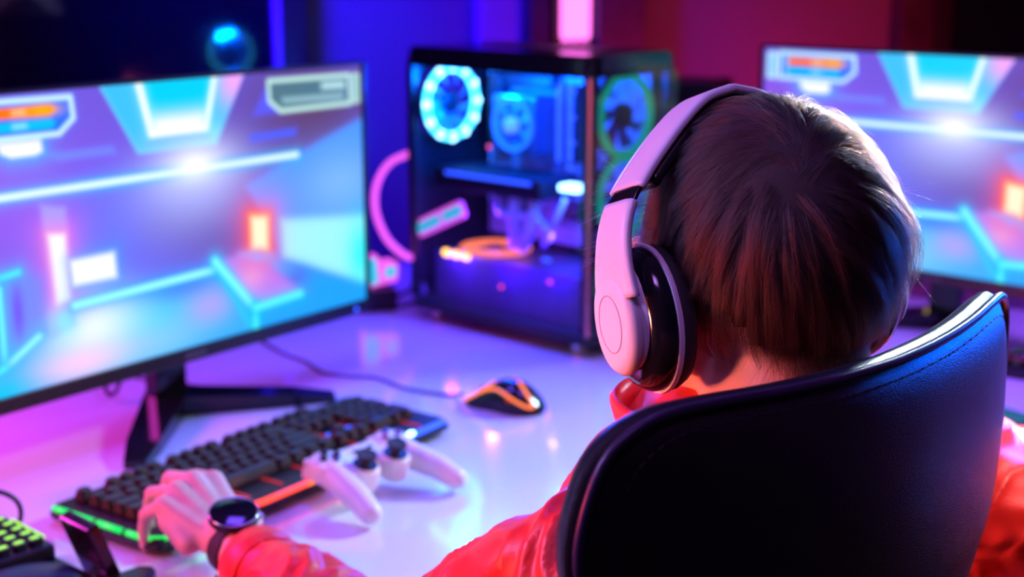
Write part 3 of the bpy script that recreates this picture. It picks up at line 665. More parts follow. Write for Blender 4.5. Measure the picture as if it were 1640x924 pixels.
link('palm_rest', remesh('palm_rest', MB().ell((-.02, -.056, .021), (.068, .046, .02), nu=28, nv=14), .003, 4), mat('palm_rubber', (.02, .02, .07), .35, var=.1), kp, smooth=True)
tr_ = Matrix.Rotation(R(-20), 3, 'Y')
tm = MB().box((.066, -.05, .038), (.014, .058, .074), tr_, bev=.003).build('thumb_module', M_blackg, kp)
MB().box((.0745, -.055, .05), (.004, .012, .022), tr_, bev=.0015).build('thumb_button', M_black, tm)
MB().box((.0695, -.036, .058), (.004, .007, .018), tr_, bev=.0015).build('thumb_button', M_chrome, tm)
MB().prism([(.05, -.085), (.09, -.112), (.115, -.09), (.105, -.075), (.08, -.075), (.068, -.05)], .0, .016).build('side_foot', M_black, kp, bevel=.003)
cable('keypad_cable', 'dark cable arching over the desk corner into the green-lit keypad', [(-.53, 1.425, .772), (-.528, 1.436, .793), (-.536, 1.434, .81), (-.56, 1.428, .82), (-.62, 1.435, .818), (-.72, 1.47, .785), (-.85, 1.55, zc + .002)], .0028)

# ================================================================== things behind the person
sp = thing('desk_speaker', 'black box speaker standing behind the headphones before the red wall', 'speaker', (.335, 2.72, DZ), R(-20))
MB().box((0, 0, .2), (.14, .16, .4), bev=.006).build('cabinet', M_black, sp)
for z, r_ in ((.13, .05), (.28, .035)):
    c_ = autosmooth(MB().lathe([(r_, 0), (r_, .004), (r_ * .85, .005), (r_ * .4, .001)], 28, Matrix.Translation((0, -.08, z)) @ Matrix.Rotation(R(90), 4, 'X')).build('driver', M_rubber, sp))
hb = thing('power_hub', 'dark power hub with small yellow lights under the second monitor', 'power hub', (.86, 2.60, DZ), R(-30))
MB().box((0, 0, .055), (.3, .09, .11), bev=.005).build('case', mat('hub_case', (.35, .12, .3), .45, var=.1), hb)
for k in (-.075, -.062, -.02): MB().ell((k, -.046, .085), (.003, .003, .003), nu=10, nv=6).build('light', G_yellow, hb, smooth=True)
for k in range(4): MB().box((-.1 + k * .06, -.0455, .04), (.035, .003, .03), bev=.001).build('socket', M_black, hb)
mouse('computer_mouse', 'dark mouse on the desk behind the right chair edge, cut by the picture edge', (.775, 2.10, DZ), R(65), mat('dark_red_gloss', (.25, .01, .015), .3, var=.1))
ph = thing('mobile_phone', 'black phone lying on the desk beside the red sleeve at right', 'phone', (.655, 1.90, DZ), R(35))
MB().prism(rrect(.072, .15, .01), 0, .008).build('body', M_blackg, ph, bevel=.001); MB().prism(rrect(.066, .142, .007), .008, .0085).build('screen', mat('dark_screen', (.01, .03, .04), .1, var=.1), ph)

# ================================================================== office chair
CO = Vector((.081, 1.077, 0)) + Vector((math.cos(R(45.5)), math.sin(R(45.5)), 0)) * -.004
ch = thing('office_chair', 'black leather office chair with a wide curved back holding the person', 'chair', CO, R(45.5))
M_lea = mat('black_leather', (.012, .011, .015), .36, var=.15, vscale=30, bump=.35, bscale=900, spec=.6)
half = [(0, 1.115), (.06, 1.116), (.12, 1.118), (.175, 1.12), (.215, 1.117), (.243, 1.101), (.257, 1.071), (.262, 1.035), (.252, .995), (.228, .96), (.192, .925), (.162, .875), (.15, .79), (.15, .7), (.15, .63), (.13, .595), (.08, .585), (0, .583)]
sm_ = catmull([(x, z, 0) for x, z in half], 4)
loop = [(p[0], p[1]) for p in sm_] + [(-p[0], p[1]) for p in sm_[-2:0:-1]]
czz = .93
def back_pt(x, z, off):   # curved shell, bending forward at the sides
    y = -.235 + .72 * x * x - .10 * max(0, .95 - z) * (1 if z < .95 else 0) * -1 + off; return Vector((x, y, z))
def pad(name, scale, T0, y0, m, parent, rings=14, zs=1.0):
    n = len(loop); v = []; f = []
    rr = [math.sin(PI / 2 * (i + 1) / rings) for i in range(rings)]
    for side in (-1, 1):
        for r_ in rr:
            tk = T0 * (1 - r_ ** 6) ** .5
            for x, z in loop: v.append(back_pt(x * r_ * scale, czz + (z - czz) * r_ * scale, y0 + side * tk))
    c0 = len(v); v.append(back_pt(0, czz, y0 - T0)); v.append(back_pt(0, czz, y0 + T0))
    for s in range(2):
        b = s * rings * n
        for k in range(n):
            k2 = (k + 1) % n; f.append((c0 + s, b + k, b + k2))
            for i in range(rings - 1): f.append((b + i * n + k, b + (i + 1) * n + k, b + (i + 1) * n + k2, b + i * n + k2))
    e0 = (rings - 1) * n; e1 = rings * n + e0
    for k in range(n): f.append((e0 + k, e1 + k, e1 + (k + 1) % n, e0 + (k + 1) % n))
    return MB().add(v, f).build(name, m, parent, smooth=True)
bk = pad('backrest', 1.0, .026, .0, M_lea, ch)
MB().tube([back_pt(x * .992, czz + (z - czz) * .992, -.012) for x, z in loop], .0035, 8, closed=True).build('piping', mat('piping', (.05, .03, .09), .35, var=.1), bk, smooth=True)
stt = MB(); L2 = [(x * .93, czz + (z - czz) * .93) for x, z in loop]
for k in range(0, len(L2)):
    a = Vector(L2[k]); b = Vector(L2[(k + 1) % len(L2)]); nseg = max(1, int((b - a).length / .007))
    for q in range(nseg):
        p0 = a.lerp(b, q / nseg); p1 = a.lerp(b, (q + .6) / nseg); stt.tube([back_pt(p0.x, p0.y, -.0155), back_pt(p1.x, p1.y, -.0155)], .0006, 4)
so_ = stt.build('stitching', mat('thread', (.03, .025, .05), .6, var=.1), bk); so_['kind'] = 'stuff'
st_ = MB().prism(rrect(.5, .48, .09, 6, 0, .03), .43, .49).build('seat', M_lea, ch, bevel=.02, smooth=True)
MB().tube(catmull([(0, -.16, .42), (0, -.26, .44), (0, -.285, .55), (0, -.262, .72)], 6), .022, 10).build('back_bracket', M_dark, ch, smooth=True)
MB().lathe([(.028, .1), (.028, .28), (.02, .285), (.02, .43)], 20).build('gas_column', M_chrome, ch)
for k in range(5):
    a = 2 * PI * k / 5 + .3; d_ = Vector((math.cos(a), math.sin(a), 0))
    MB().tube([d_ * .02 + Vector((0, 0, .12)), d_ * .16 + Vector((0, 0, .105)), d_ * .29 + Vector((0, 0, .07))], [.028, .022, .015], 10).build('base_leg', M_black, ch, smooth=True)
    autosmooth(MB().lathe([(.01, -.018), (.026, -.016), (.028, 0), (.026, .016), (.01, .018)], 18, Matrix.Translation(d_ * .3 + Vector((0, 0, .028))) @ Matrix.Rotation(a + PI / 2, 4, 'Z') @ Matrix.Rotation(R(90), 4, 'X')).build('caster', M_rubber, ch))

# ================================================================== the person
HE = Vector((.179, 1.03, 1.13)); HM = Matrix.Translation(HE) @ Matrix.Rotation(R(31), 4, 'Z') @ Matrix.Rotation(R(-7), 4, 'X')
hp = lambda x, y, z: HM @ Vector((x, y, z))
H3 = HM.to_3x3()
person = thing('person', 'person in a red jacket seated from behind, left hand on the keyboard', 'person', (.17, 1.03, 0))
SHL, ELL, WRL = Vector((.055, .955, .935)), Vector((-.105, 1.115, .768)), Vector((-.281, 1.352, .789))
SHR, ELR, WRR = Vector((.315, 1.15, .955)), Vector((.535, 1.27, .84)), Vector((.53, 1.52, .838))
TF = Vector((-.64, .77, 0)); TL = Vector((-.77, -.64, 0)); TC = Vector((.175, 1.04, 0))
body = MB()
body.ell(hp(0, -.02, .04), (.076, .095, .098), H3); body.ell(hp(0, .03, -.03), (.064, .066, .085), H3); body.ell(hp(0, .045, -.078), (.05, .052, .04), H3); body.ell(hp(0, .084, -.098), (.022, .02, .018), H3)
body.cap(hp(0, .094, .02), hp(0, .115, -.024), .008, .0125); body.ell(hp(.012, .1, -.028), (.009, .009, .008), H3); body.ell(hp(-.012, .1, -.028), (.009, .009, .008), H3)
body.cap(hp(-.045, .075, .03), hp(.045, .075, .03), .014, .014); body.ell(hp(0, .096, -.058), (.024, .01, .007), H3); body.ell(hp(0, .093, -.069), (.021, .01, .008), H3)
for s in (-1, 1):
    body.ell(hp(s * .045, .06, -.025), (.022, .025, .02), H3); body.ell(hp(s * .076, -.004, -.005), (.011, .02, .031), H3 @ Matrix.Rotation(R(s * 12), 3, 'Z'))
NB = Vector((.178, 1.015, .965))
body.cap(hp(0, -.03, -.04), NB, .056, .062)
def V(base, f=0, l=0, z=0): return Vector((base.x, base.y, z)) + TF * f + TL * l
rt = Matrix((( -TL.x, TF.x, 0), (-TL.y, TF.y, 0), (0, 0, 1)))
body.ell(V(TC, 0, 0, .9), (.15, .1, .16), rt); body.ell(V(TC, 0, 0, .7), (.14, .1, .17), rt); body.ell(V(TC, .0, 0, .585), (.165, .12, .11), rt)
body.cap(V(TC, 0, .05, .955), SHL, .055, .05); body.cap(V(TC, 0, -.05, .955), SHR, .055, .05)
for S, E, W in ((SHL, ELL, WRL), (SHR, ELR, WRR)):
    body.cap(S, E, .05, .04); body.cap(E, W, .042, .027)
for s in (-1, 1):
    hipp = V(TC, .02, s * .09, .57); kn = V(TC, .42, s * .12, .56); an = V(TC, .44, s * .12, .1)
    body.cap(hipp, kn, .078, .056); body.cap(kn, an, .056, .038); body.cap(an, an + TF * .16 + Vector((0, 0, -.06)), .038, .032)
def hand(mb, Wp, fwd, up, thumb, curl):
    f = fwd.normalized(); u = (up - f * up.dot(f)).normalized(); x = f.cross(u).normalized() * thumb
    hs = 1.1; P = lambda a, b, c: Wp + (x * a + f * b + u * c) * hs
    tips = []
    mb.cap(P(0, -.02, 0), P(0, .015, 0), .025, .026)
    for k, (bx, by, bz, L, rad, spl) in enumerate(((.031, .088, .004, (.043, .026, .022), .0088, .14), (.0105, .093, .007, (.047, .03, .023), .0092, .03), (-.0105, .089, .005, (.044, .028, .023), .0088, -.08), (-.029, .080, .0, (.033, .02, .019), .0088, -.15))):
        base = P(bx * .45, .012, -.002); kn = P(bx, by, bz); mb.cap(base, kn, .0145, rad + .0028)
        mb.cap(P(bx * .9 - .006, .03, -.008), P(bx - .004, by - .014, -.007), .012, .01)
        ang = 0; p = kn
        for j, l in enumerate(L):
            ang += curl[k][j]; d = (f * math.cos(ang) + x * spl * math.cos(ang)) - u * math.sin(ang); q = p + d.normalized() * l * hs
            mb.cap(p, q, rad * (1 - .1 * j), rad * (1 - .1 * (j + 1)), 12); p = q
        tips.append((p, d.normalized(), u, rad))
    a = P(.02, .012, -.006); b = P(.046, .04, -.016); c = P(.056, .068, -.024); d = P(.05, .092, -.032)
    mb.cap(a, b, .0165, .0125, 12); mb.cap(b, c, .0125, .0105, 12); mb.cap(c, d, .0105, .0085, 12)
    return tips
HF = Vector((-.70, .70, .36))
tipsL = hand(body, WRL, HF, Vector((.06, -.12, 1)), 1, [(.55, .75, .5), (.55, .8, .5), (.65, .85, .5), (.85, .7, .3)])
tipsR = hand(body, WRR, Vector((-.12, 1, -.15)), Vector((0, 0, 1)), -1, [(.25, .5, .3)] * 4)
bme = remesh('body', body, .0032, 5, .5)
bo_ = link('body', bme, M_skin, person, True, True)
for s in (-1, 1):
    e_ = MB().ell(hp(s * .031, .079, .004), (.0118, .0118, .0118), H3).build('eye', mat('eye_white', (.7, .68, .66), .2, var=.02), person, True, True)
    MB().ell(hp(s * .031, .0893, .004), (.0055, .0025, .0055), H3, 12, 8).build('iris', mat('iris_brown', (.06, .03, .015), .15, var=.1), e_, True, True)

# jacket -------------------------------------------------------------
M_jac = mat('red_nylon', (.82, .04, .03), .4, var=.1, vscale=25, bump=.1, bscale=350, spec=.5)
jk = MB()
jk.ell(V(TC, .0, 0, .88), (.185, .125, .19), rt, 28, 16); jk.ell(V(TC, .0, 0, .7), (.18, .13, .16), rt, 28, 16)
jk.cap(V(TC, -.01, .04, .945), SHL + Vector((0, 0, -.008)), .072, .064, 20); jk.cap(V(TC, -.01, -.04, .945), SHR + Vector((0, 0, -.008)), .072, .068, 20)
dL = (WRL - ELL).normalized(); CUL = WRL - dL * .062
jk.cap(SHL, ELL + Vector((0, 0, .0)), .064, .057, 20); jk.cap(ELL, ELL.lerp(CUL, .62) + Vector((0, 0, .008)), .055, .049, 20); jk.cap(ELL.lerp(CUL, .6) + Vector((0, 0, .008)), CUL, .05, .036, 20)
dR = (WRR - ELR).normalized(); CUR = WRR - dR * .03
jk.cap(SHR, ELR, .078, .07, 20); jk.cap(ELR, ELR.lerp(CUR, .6), .068, .058, 20); jk.cap(ELR.lerp(CUR, .6), CUR, .056, .038, 20)
jk.ell((ELR + SHR) / 2 + Vector((.02, .0, -.055)), (.075, .07, .075), None, 20, 12)
jk.cap(NB + Vector((0, 0, .0)), NB + Vector((0, 0, .03)), .088, .08, 24)
jme = remesh('jacket', jk, .0045, 4, .5)
n_ = len(jme.vertices); co_ = np.empty(n_ * 3); jme.vertices.foreach_get('co', co_); co_ = co_.reshape(-1, 3); no_ = np.empty(n_ * 3); jme.vertex_normals.foreach_get('vector', no_); no_ = no_.reshape(-1, 3)
def axis_par(P, A, B):
    d = np.array(B - A); t = ((P - np.array(A)) @ d) / (d @ d); dist = np.linalg.norm(P - (np.array(A) + np.clip(t, 0, 1)[:, None] * d), axis=1); return t * np.linalg.norm(d), dist
segs = [axis_par(co_, a, b) for a, b in ((SHL, ELL), (ELL, CUL), (SHR, ELR), (ELR, CUR))]
dd = np.stack([s[1] for s in segs]); near = dd.argmin(0); tt = np.stack([s[0] for s in segs])[near, np.arange(n_)]; arm = np.clip((.11 - dd.min(0)) / .03, 0, 1)
disp = np.empty(n_)
for i in range(n_):
    p = Vector(co_[i]); a = noise.noise(p * 13 + Vector((3, 7, 1))); b = noise.noise(p * 26 + Vector((9, 2, 5)))
    wob = noise.noise(p * 9 + Vector((1, 1, 9)))
    q = Vector((tt[i] * 34 + wob * 3.6, near[i] * 7 + a * 1.6, b * .6)); rdg = 1 - 2 * abs(noise.noise(q))
    disp[i] = .0065 * a + .0025 * b + arm[i] * .006 * (rdg - .55) + (1 - arm[i]) * .003 * (1 - 2 * abs(noise.noise(p * 18)))
co_ = co_ + no_ * disp[:, None]; jme.vertices.foreach_set('co', co_.ravel()); jme.update()
jo = link('jacket', jme, M_jac, person, True, True); jo['label'] = 'shiny red nylon jacket'
# collar standing round the neck, open at the throat
cv = []; cf = []; NC = 44
for i in range(NC + 1):
    a = R(-172 + 344 * i / NC); d = -TF * math.cos(a) + TL * math.sin(a)
    ww = .0025 * math.sin(i * .5)
    for rr, zz in ((.078, .985), (.09, 1.01), (.097 + ww, 1.035), (.1 + ww, 1.047), (.096 + ww, 1.052), (.09 + ww, 1.045), (.084, 1.015), (.072, .985)):
        c = NB + d * rr + TF * .005 + Vector((0, 0, zz - NB.z)); cv.append((c.x, c.y, c.z))
for i in range(NC):
    for k in range(7): cf.append((i * 8 + k, (i + 1) * 8 + k, (i + 1) * 8 + k + 1, i * 8 + k + 1))
cf += [tuple(range(8)), tuple(NC * 8 + k for k in range(8))[::-1]]
MB().add(cv, cf).build('collar', M_jac, jo, True, True)
for C_, D_, r_ in ((CUL, dL, .036), (CUR, dR, .037)):
    ax_ = D_.to_track_quat('Z', 'Y').to_matrix().to_4x4()
    autosmooth(MB().lathe([(r_ - .006, -.012), (r_ + .003, -.01), (r_ + .0045, .0), (r_ + .003, .022), (r_ - .001, .026), (r_ - .005, .024), (r_ - .007, .005)], 30, Matrix.Translation(C_) @ ax_).build('cuff', M_jac, jo, True, True), 60)
# trousers and shoes
M_tr = mat('dark_trousers', (.02, .02, .035), .7, var=.2, vscale=60)
tr = MB(); tr.ell(V(TC, .0, 0, .585), (.185, .14, .12), rt, 24, 14)
for s in (-1, 1):
    tr.cap(V(TC, .02, s * .09, .57), V(TC, .42, s * .12, .56), .094, .07, 18); tr.cap(V(TC, .42, s * .12, .56), V(TC, .44, s * .12, .12), .07, .052, 18)
link('trousers', remesh('trousers', tr, .008, 4), M_tr, person, True, True)
for s in (-1, 1):
    sh = MB(); a = V(TC, .44, s * .12, .05); sh.cap(a, a + TF * .17 + Vector((0, 0, -.012)), .047, .036, 16); sh.cap(a + Vector((0, 0, .04)), a, .047, .047, 16)
    link('shoe', remesh('shoe', sh, .005, 3), M_rubber, person, True, True)

# hair ----------------------------------------------------------------
M_cap = mat('hair_base', (.018, .009, .007), .7, var=.3, vscale=200)
CR = np.array([.0, -.02, .04]); RA = np.array([.079, .098, .101])          # scalp ellipsoid in the head's frame
def hairline(d):   # lowest allowed z (head frame) by direction
    az = math.atan2(d[0], -d[1])      # 0 at the back, +-pi at the front
    a = abs(az)
    if az > 0 and a < 1.3: return -.092 if a < .8 else -.092 + (a - .8) / .5 * .06
    if a < .35: return -.092
    if a < 1.15: return -.092 + (a - .35) / .8 * .082
    if a < 1.5: return -.01
    if a < 2.1: return -.02
    return -.02 + min(1, (a - 2.1) / .6) * .095
cap_mb = MB(); nu, nv = 48, 30; cvv = []; cff = []; keep = {}
for j in range(nv + 1):
    p = PI / 2 - (PI * .88) * j / nv
    for k in range(nu):
        a = 2 * PI * k / nu; d = np.array([math.cos(p) * math.sin(a), -math.cos(p) * math.cos(a), math.sin(p)]); q = CR + d * RA * 1.012
        if q[2] < -.02: q[:2] *= 1 - .10 * (min(1, (-.02 - q[2]) / .04))
        keep[(j, k)] = q[2] > hairline(d) + .012; cvv.append(tuple(HM @ Vector(q)))
for j in range(nv):
    for k in range(nu):
        k2 = (k + 1) % nu
        if keep[(j, k)] or keep[(j, k2)]: cff.append((j * nu + k, (j + 1) * nu + k, (j + 1) * nu + k2, j * nu + k2))
hcap = MB().add(cvv, cff).build('hair', M_cap, person, True, True); hcap['label'] = 'short dark brown hair'

WH = np.array([-.052, -.1, .052]); WHD = WH / RA; WHD /= np.linalg.norm(WHD)      # direction of the whorl
def samples(n):
    out = []
    while len(out) < n:
        d = rng.normal(size=3); d /= np.linalg.norm(d); q = CR + d * RA
        if q[2] > hairline(d) and not (d[1] > .75 and d[2] < .2): out.append(d)
    return np.array(out)
def strands(D, L, seed, lift0, npt=10):
    """follow the scalp outwards from the whorl, falling with gravity"""
    r = np.random.default_rng(seed); n = len(D); P = CR + D * RA; pts = [P.copy()]
    ph = r.uniform(0, 6.28, n); wv = r.normal(0, .22, n); sw = r.normal(0, .10, n)
    for k in range(1, npt):
        d = (P - CR) / RA; rad = np.linalg.norm(d, axis=1, keepdims=True); d = d / rad
        nrm = d / RA; nrm /= np.linalg.norm(nrm, axis=1, keepdims=True)
        away = d - WHD; away -= (away * nrm).sum(1, keepdims=True) * nrm; al = np.linalg.norm(away, axis=1, keepdims=True); away /= al + 1e-6
        swirl = np.cross(nrm, away); g = np.array([0, 0, -1.0]) - nrm * (-nrm[:, 2:3])
        t = k / (npt - 1)
        dirv = away * (1.0 - .35 * t) + g * (.35 + .9 * t) + swirl * (.42 * np.exp(-al * 1.2) + wv[:, None] * .5 + sw[:, None] * math.sin(3 * t)) 
        dirv /= np.linalg.norm(dirv, axis=1, keepdims=True)
        P = P + dirv * (L / (npt - 1))[:, None]
        # stay at a lift above the scalp
        d = (P - CR) / RA; rad = np.linalg.norm(d, axis=1, keepdims=True)
        target = 1 + lift0[:, None] * (1 - (1 - t) ** 2.2) 
        low = P[:, 2:3] < -.03
        P = np.where(low, P, CR + d / rad * np.maximum(np.minimum(rad, target), np.minimum(target, 1.3)) * RA)
        pts.append(P.copy())
    return np.stack(pts, 1)
NG = 1100; GD = samples(NG)
zloc = (CR + GD * RA)[:, 2]; hfac = np.clip((zloc + .08) / .15, 0, 1) ** 1.2
GL = .013 + .06 * hfac * rng.uniform(.75, 1.15, NG); GLi = (.05 + .15 * hfac * rng.uniform(.5, 1.15, NG)) * np.where((CR + GD * RA)[:, 1] > -.03, .6, 1) * np.where(zloc > .085, .5, 1) * np.where(((CR + GD * RA)[:, 0] < .012) & (zloc > .045), .65, 1)
GL += np.where(((CR + GD * RA)[:, 0] > .03) & (zloc < .05), .018, 0)
G = strands(GD, GL, 3, GLi)
NS = 27000; SD = samples(NS); idx = np.empty(NS, int)
for s in range(0, NS, 2000): idx[s:s + 2000] = (SD[s:s + 2000] @ GD.T).argmax(1)
root = CR + SD * RA; g = G[idx]; t = np.linspace(0, 1, g.shape[1])[None, :, None]
off = (root - g[:, 0])[:, None, :] * (1 - .8 * t ** 1.1)
Lf = rng.uniform(.6, 1.1, NS)[:, None, None]
S = g[:, :1] + (g - g[:, :1]) * Lf + off + rng.normal(0, .0009, (NS, 1, 3)) * t + rng.normal(0, .0022, (NS, 1, 3)) * t ** 2 * (rng.random((NS, 1, 1)) < .12)
_dn = np.clip((-.03 - S[..., 2:3]) / .06, 0, 1.3); S[..., :2] = np.array([0, -.03]) + (S[..., :2] - np.array([0, -.03])) * (1 - .2 * _dn)
_q = (S - CR) / RA; _r = np.linalg.norm(_q, axis=2, keepdims=True); _yb = S[..., 1:2] * math.cos(R(11)) - S[..., 2:3] * math.sin(R(11))
_lim = 1.06 + .5 * np.clip((np.abs(_yb) - .022) / .06, 0, 1); S = np.where(_r > _lim, CR + _q / _r * _lim * RA, S)     # hair lies flat under the band
# a few loose flyaways at the right temple and above the left ear
fl = []
for base, dirv, n in (((.08, -.01, .055), (.95, -.2, -.25), 60), ((-.05, .06, .08), (-1.35, .15, .12), 170), ((-.082, .045, .045), (-1.1, .15, .1), 120), ((.08, -.03, .06), (.7, -.4, -.1), 40)):
    for _ in range(n):
        b = np.array(base) + rng.normal(0, .014, 3); b = CR + (b - CR) / np.linalg.norm((b - CR) / RA); d = np.array(dirv) + rng.normal(0, .3, 3); L = rng.uniform(.02, .042); cur = rng.normal(0, .5, 3) + np.array([0, 0, -.6])
        tt_ = np.linspace(0, 1, S.shape[1])[:, None]; fl.append(b + d * L * tt_ + cur * L * .5 * tt_ ** 2)
# short hair tapering down the nape
NBh = np.array(HM.inverted() @ NB); N0 = np.array([0, -.03, -.04]); np_ = []
while len(np_) < 6500:
    az = rng.uniform(-1.0, 1.5); z = rng.uniform(-.115, .0); low = -.105 + (.085 * max(0, (-az - .1) / .9) if az < 0 else .03 * max(0, (az - 1.0) / .5)) + rng.normal(0, .006)
    if z < low or rng.random() > .35 + .65 * min(1, (z - low) / .04): continue
    k = (z - N0[2]) / (NBh[2] - N0[2]); c = N0 + (NBh - N0) * max(0, k); rr_ = .0565 + .004 * max(0, k); sk = .075 if z > -.02 else 0
    b = np.array([c[0] + rr_ * math.sin(az), c[1] - rr_ * math.cos(az), z]); L = rng.uniform(.008, .016) + .012 * min(1, max(0, (z + .08) / .06)); o_ = np.array([math.sin(az), -math.cos(az), 0])
    tt_ = np.linspace(0, 1, S.shape[1])[:, None]; sd = np.cross(o_, [0, 0, 1]) * rng.normal(0, .3)
    np_.append(b + (np.array([0, 0, -.9]) + o_ * rng.uniform(.15, .4) + sd) * L * tt_ - o_ * L * .15 * tt_ ** 2)
S = np.concatenate([S, np.array(fl), np.array(np_)], 0); NS = len(S)
npt = S.shape[1]; HMn = np.array(HM); SW = S.reshape(-1, 3) @ HMn[:3, :3].T + HMn[:3, 3]
hc = bpy.data.hair_curves.new('hair_strands'); hc.add_curves([npt] * NS)
hc.attributes['position'].data.foreach_set('vector', SW.ravel().astype(np.float32))
ra = hc.attributes.get('radius') or hc.attributes.new('radius', 'FLOAT', 'POINT')
rad = np.tile(np.linspace(1, .35, npt) ** .8, NS) * np.repeat(rng.uniform(.00006, .00011, NS), npt); ra.data.foreach_set('value', rad.astype(np.float32))
hm = bpy.data.materials.new('brown_hair'); hm.use_nodes = True; nt = hm.node_tree; nt.nodes.clear()
ho = nt.nodes.new('ShaderNodeOutputMaterial'); hb_ = nt.nodes.new('ShaderNodeBsdfHairPrincipled'); hb_.parametrization = 'COLOR'
hb_.inputs['Color'].default_value = (.021, .010, .008, 1); hb_.inputs['Roughness'].default_value = .32; hb_.inputs['Radial Roughness'].default_value = .5
for nm in ('Random Color',):
    if nm in hb_.inputs: hb_.inputs[nm].default_value = .3
nt.links.new(hb_.outputs[0], ho.inputs[0])
hc.materials.append(hm)
hso = bpy.data.objects.new('hair_strands', hc); col.objects.link(hso); hso.parent = hcap; hso['kind'] = 'stuff'

# ================================================================== headphones
hd = thing('headphones', 'white over-ear headphones with black cushions worn by the person', 'headphones', HE, 0)
hd.rotation_euler = HM.to_euler()
TILT = Matrix.Rotation(R(-11), 4, 'X')
LP = [(-.119, -.012), (-.1205, .012), (-.119, .034), (-.114, .056), (-.1045, .075), (-.0895, .0925), (-.071, .110), (-.049, .1285), (-.026, .1435), (0, .150)]
path = [Vector((p[0], 0, p[1])) for p in catmull([(x, z, 0) for x, z in LP], 6)]; path = [Vector((p.x, 0, p.z)) for p in path]
def band(name, pts, wid, th, off, m, parent, wfun=None):
    v = []; f = []; N = len(pts)
    for i, p in enumerate(pts):
        a = pts[max(0, i - 1)]; b = pts[min(N - 1, i + 1)]; t = (b - a).normalized(); n = Vector((t.z, 0, -t.x)) * -1
        wd = wid * (wfun(i / (N - 1)) if wfun else 1)
        for yy, oo in ((-.5, 0), (-.46, .7), (-.3, 1), (.3, 1), (.46, .7), (.5, 0), (.46, -.6), (.3, -.8), (-.3, -.8), (-.46, -.6)):
            v.append(TILT @ (p + n * (off + oo * th / 2) + Vector((0, yy * wd, 0))))
    K = 10
    for i in range(N - 1):
        for k in range(K): f.append((i * K + k, i * K + (k + 1) % K, (i + 1) * K + (k + 1) % K, (i + 1) * K + k))
    f += [tuple(range(K))[::-1], tuple((N - 1) * K + k for k in range(K))]
    return MB().add(v, f).build(name, m, parent, smooth=True)
nP = len(path)
mir = lambda pts: [Vector((-p.x, p.y, p.z)) for p in pts]
iS = 24
full = path[iS + 3:] + mir(path[iS + 3:-1])[::-1]
band('headband', full, .042, .0085, 0, M_whitem, hd); band('band_padding', full[3:-3], .036, .012, -.0085, M_black, hd)
for flip in (False, True):
    fn = mir if flip else (lambda q: q); s = 1 if flip else -1
    band('slider', fn(path[iS - 1:iS + 5]), .036, .006, 0, M_blackg, hd)
    band('arm', fn(path[5:iS + 1]), .038, .0085, 0, M_whitem, hd, (lambda t: 1 + .35 * (1 - t) ** 2))
    # cup axis points sideways; slightly tall oval
    base = TILT @ Matrix.Translation((s * -.008, -.002, -.008)) @ Matrix.Rotation(R(90 * s), 4, 'Y') @ Matrix.Rotation(R(4 * s), 4, 'X')
    ov = dict(sx=1.16, sy=.86)
    autosmooth(MB().lathe([(.02, .083), (.036, .082), (.043, .086), (.0455, .092), (.0445, .098), (.041, .1)], 36, base, **ov).build('ear_cushion', M_rubber, hd), 60)
    autosmooth(MB().lathe([(.03, .0985), (.0465, .0985), (.047, .1), (.0465, .1025), (.03, .1025)], 36, base, **ov).build('trim_ring', M_whitem, hd), 50)
    autosmooth(MB().lathe([(.045, .1025), (.0445, .108), (.0405, .1155), (.035, .119), (.02, .12)], 36, base, **ov).build('cup_shell', M_blackg, hd), 60)
    autosmooth(MB().lathe([(.034, .1165), (.0335, .119), (.031, .1215), (.015, .122)], 36, base @ Matrix.Translation((.004 , 0, 0)), **ov).build('inner_ring', M_whitem, hd), 60)
    pl = autosmooth(MB().lathe([(.027, .1215), (.0305, .123), (.0315, .127), (.029, .1315), (.024, .1335), (.01, .134)], 36, base @ Matrix.Translation((.0, 0, 0)), sx=1.2, sy=.86).build('outer_plate', M_whitem, hd), 60)
    MB().tube([base @ Vector((.017 * 1.2 * math.cos(2 * PI * k / 40), .017 * .86 * math.sin(2 * PI * k / 40), .1338)) for k in range(40)], .0005, 6, closed=True).build('engraved_ring', mat('engraving', (.45, .42, .5), .4, var=.02), pl, smooth=True)

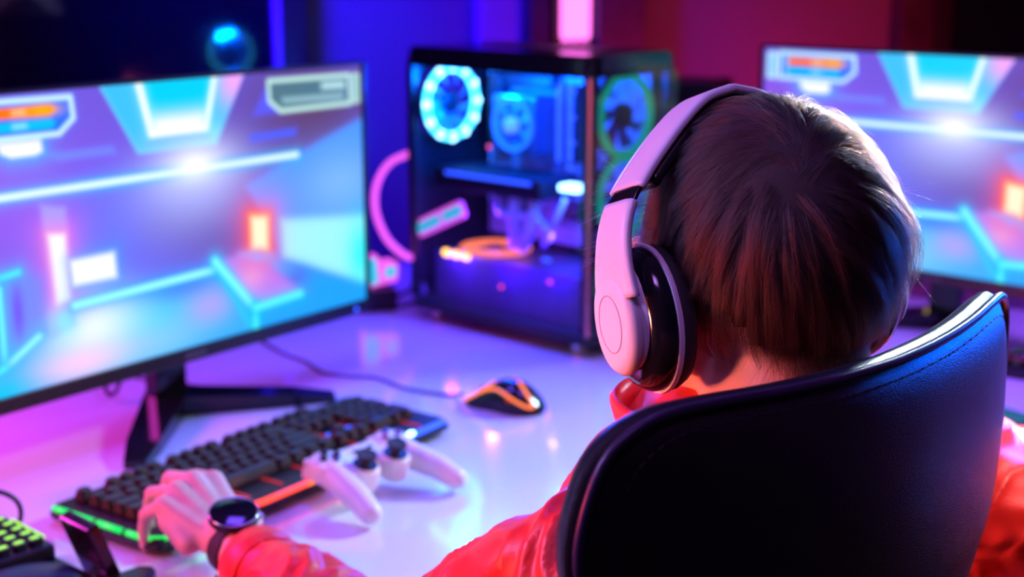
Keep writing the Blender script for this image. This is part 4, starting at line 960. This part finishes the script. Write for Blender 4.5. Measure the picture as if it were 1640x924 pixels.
# ================================================================== watch
wd_ = thing('wrist_watch', 'round black smart watch on the left wrist beside the red cuff', 'watch', WRL - dL * .006)
fx = dL; uz = (Vector((.25, -.5, 1)) - fx * Vector((.25, -.5, 1)).dot(fx)).normalized(); sx_ = fx.cross(uz).normalized()
wd_.rotation_euler = Matrix((sx_, fx, uz)).transposed().to_euler()
WT = Matrix.Translation((0, .004, .003)) @ Matrix.Translation((0, 0, .03)) @ Matrix.Rotation(R(10), 4, 'X') @ Matrix.Translation((0, 0, -.03))
autosmooth(MB().lathe([(.012, .0265), (.022, .027), (.0255, .0295), (.0255, .0345), (.0245, .0365)], 36, WT).build('case', M_dark, wd_))
autosmooth(MB().lathe([(.0242, .036), (.0242, .0378), (.023, .0384)], 36, WT).build('glass', mat('watch_glass', (.004, .004, .012), .08, var=.1), wd_))
MB().tube([WT @ Vector((.0245 * math.cos(2 * PI * k / 40), .0245 * math.sin(2 * PI * k / 40), .0372)) for k in range(40)], .0009, 6, closed=True).build('bezel', M_chrome, wd_, smooth=True)
for a in (R(-30), R(25)): MB().lathe([(.0022, 0), (.0026, .001), (.0026, .004), (.0015, .0046)], 12, WT @ Matrix.Rotation(a, 4, 'Z') @ Matrix.Translation((.0253, 0, .032)) @ Matrix.Rotation(R(90), 4, 'Y')).build('crown', M_chrome, wd_)
st = MB(); v = []; f = []
N = 40
for k in range(N):
    a = 2 * PI * k / N; c, s = math.cos(a), math.sin(a); hw = .0105 if s < .6 else .0085
    for rr, yy in ((.0285, -hw), (.0308, -hw), (.0308, hw), (.0285, hw)): v.append((rr * c, yy, rr * s * .96 - .001))
for k in range(N):
    for q in range(4): f.append((k * 4 + q, k * 4 + (q + 1) % 4, ((k + 1) % N) * 4 + (q + 1) % 4, ((k + 1) % N) * 4 + q))
st.add(v, f).build('strap', M_rubber, wd_, smooth=False)
MB().box((-.012, .0, -.034), (.03, .018, .004), Matrix.Rotation(R(28), 3, 'Y'), bev=.001).build('strap_end', M_rubber, wd_)
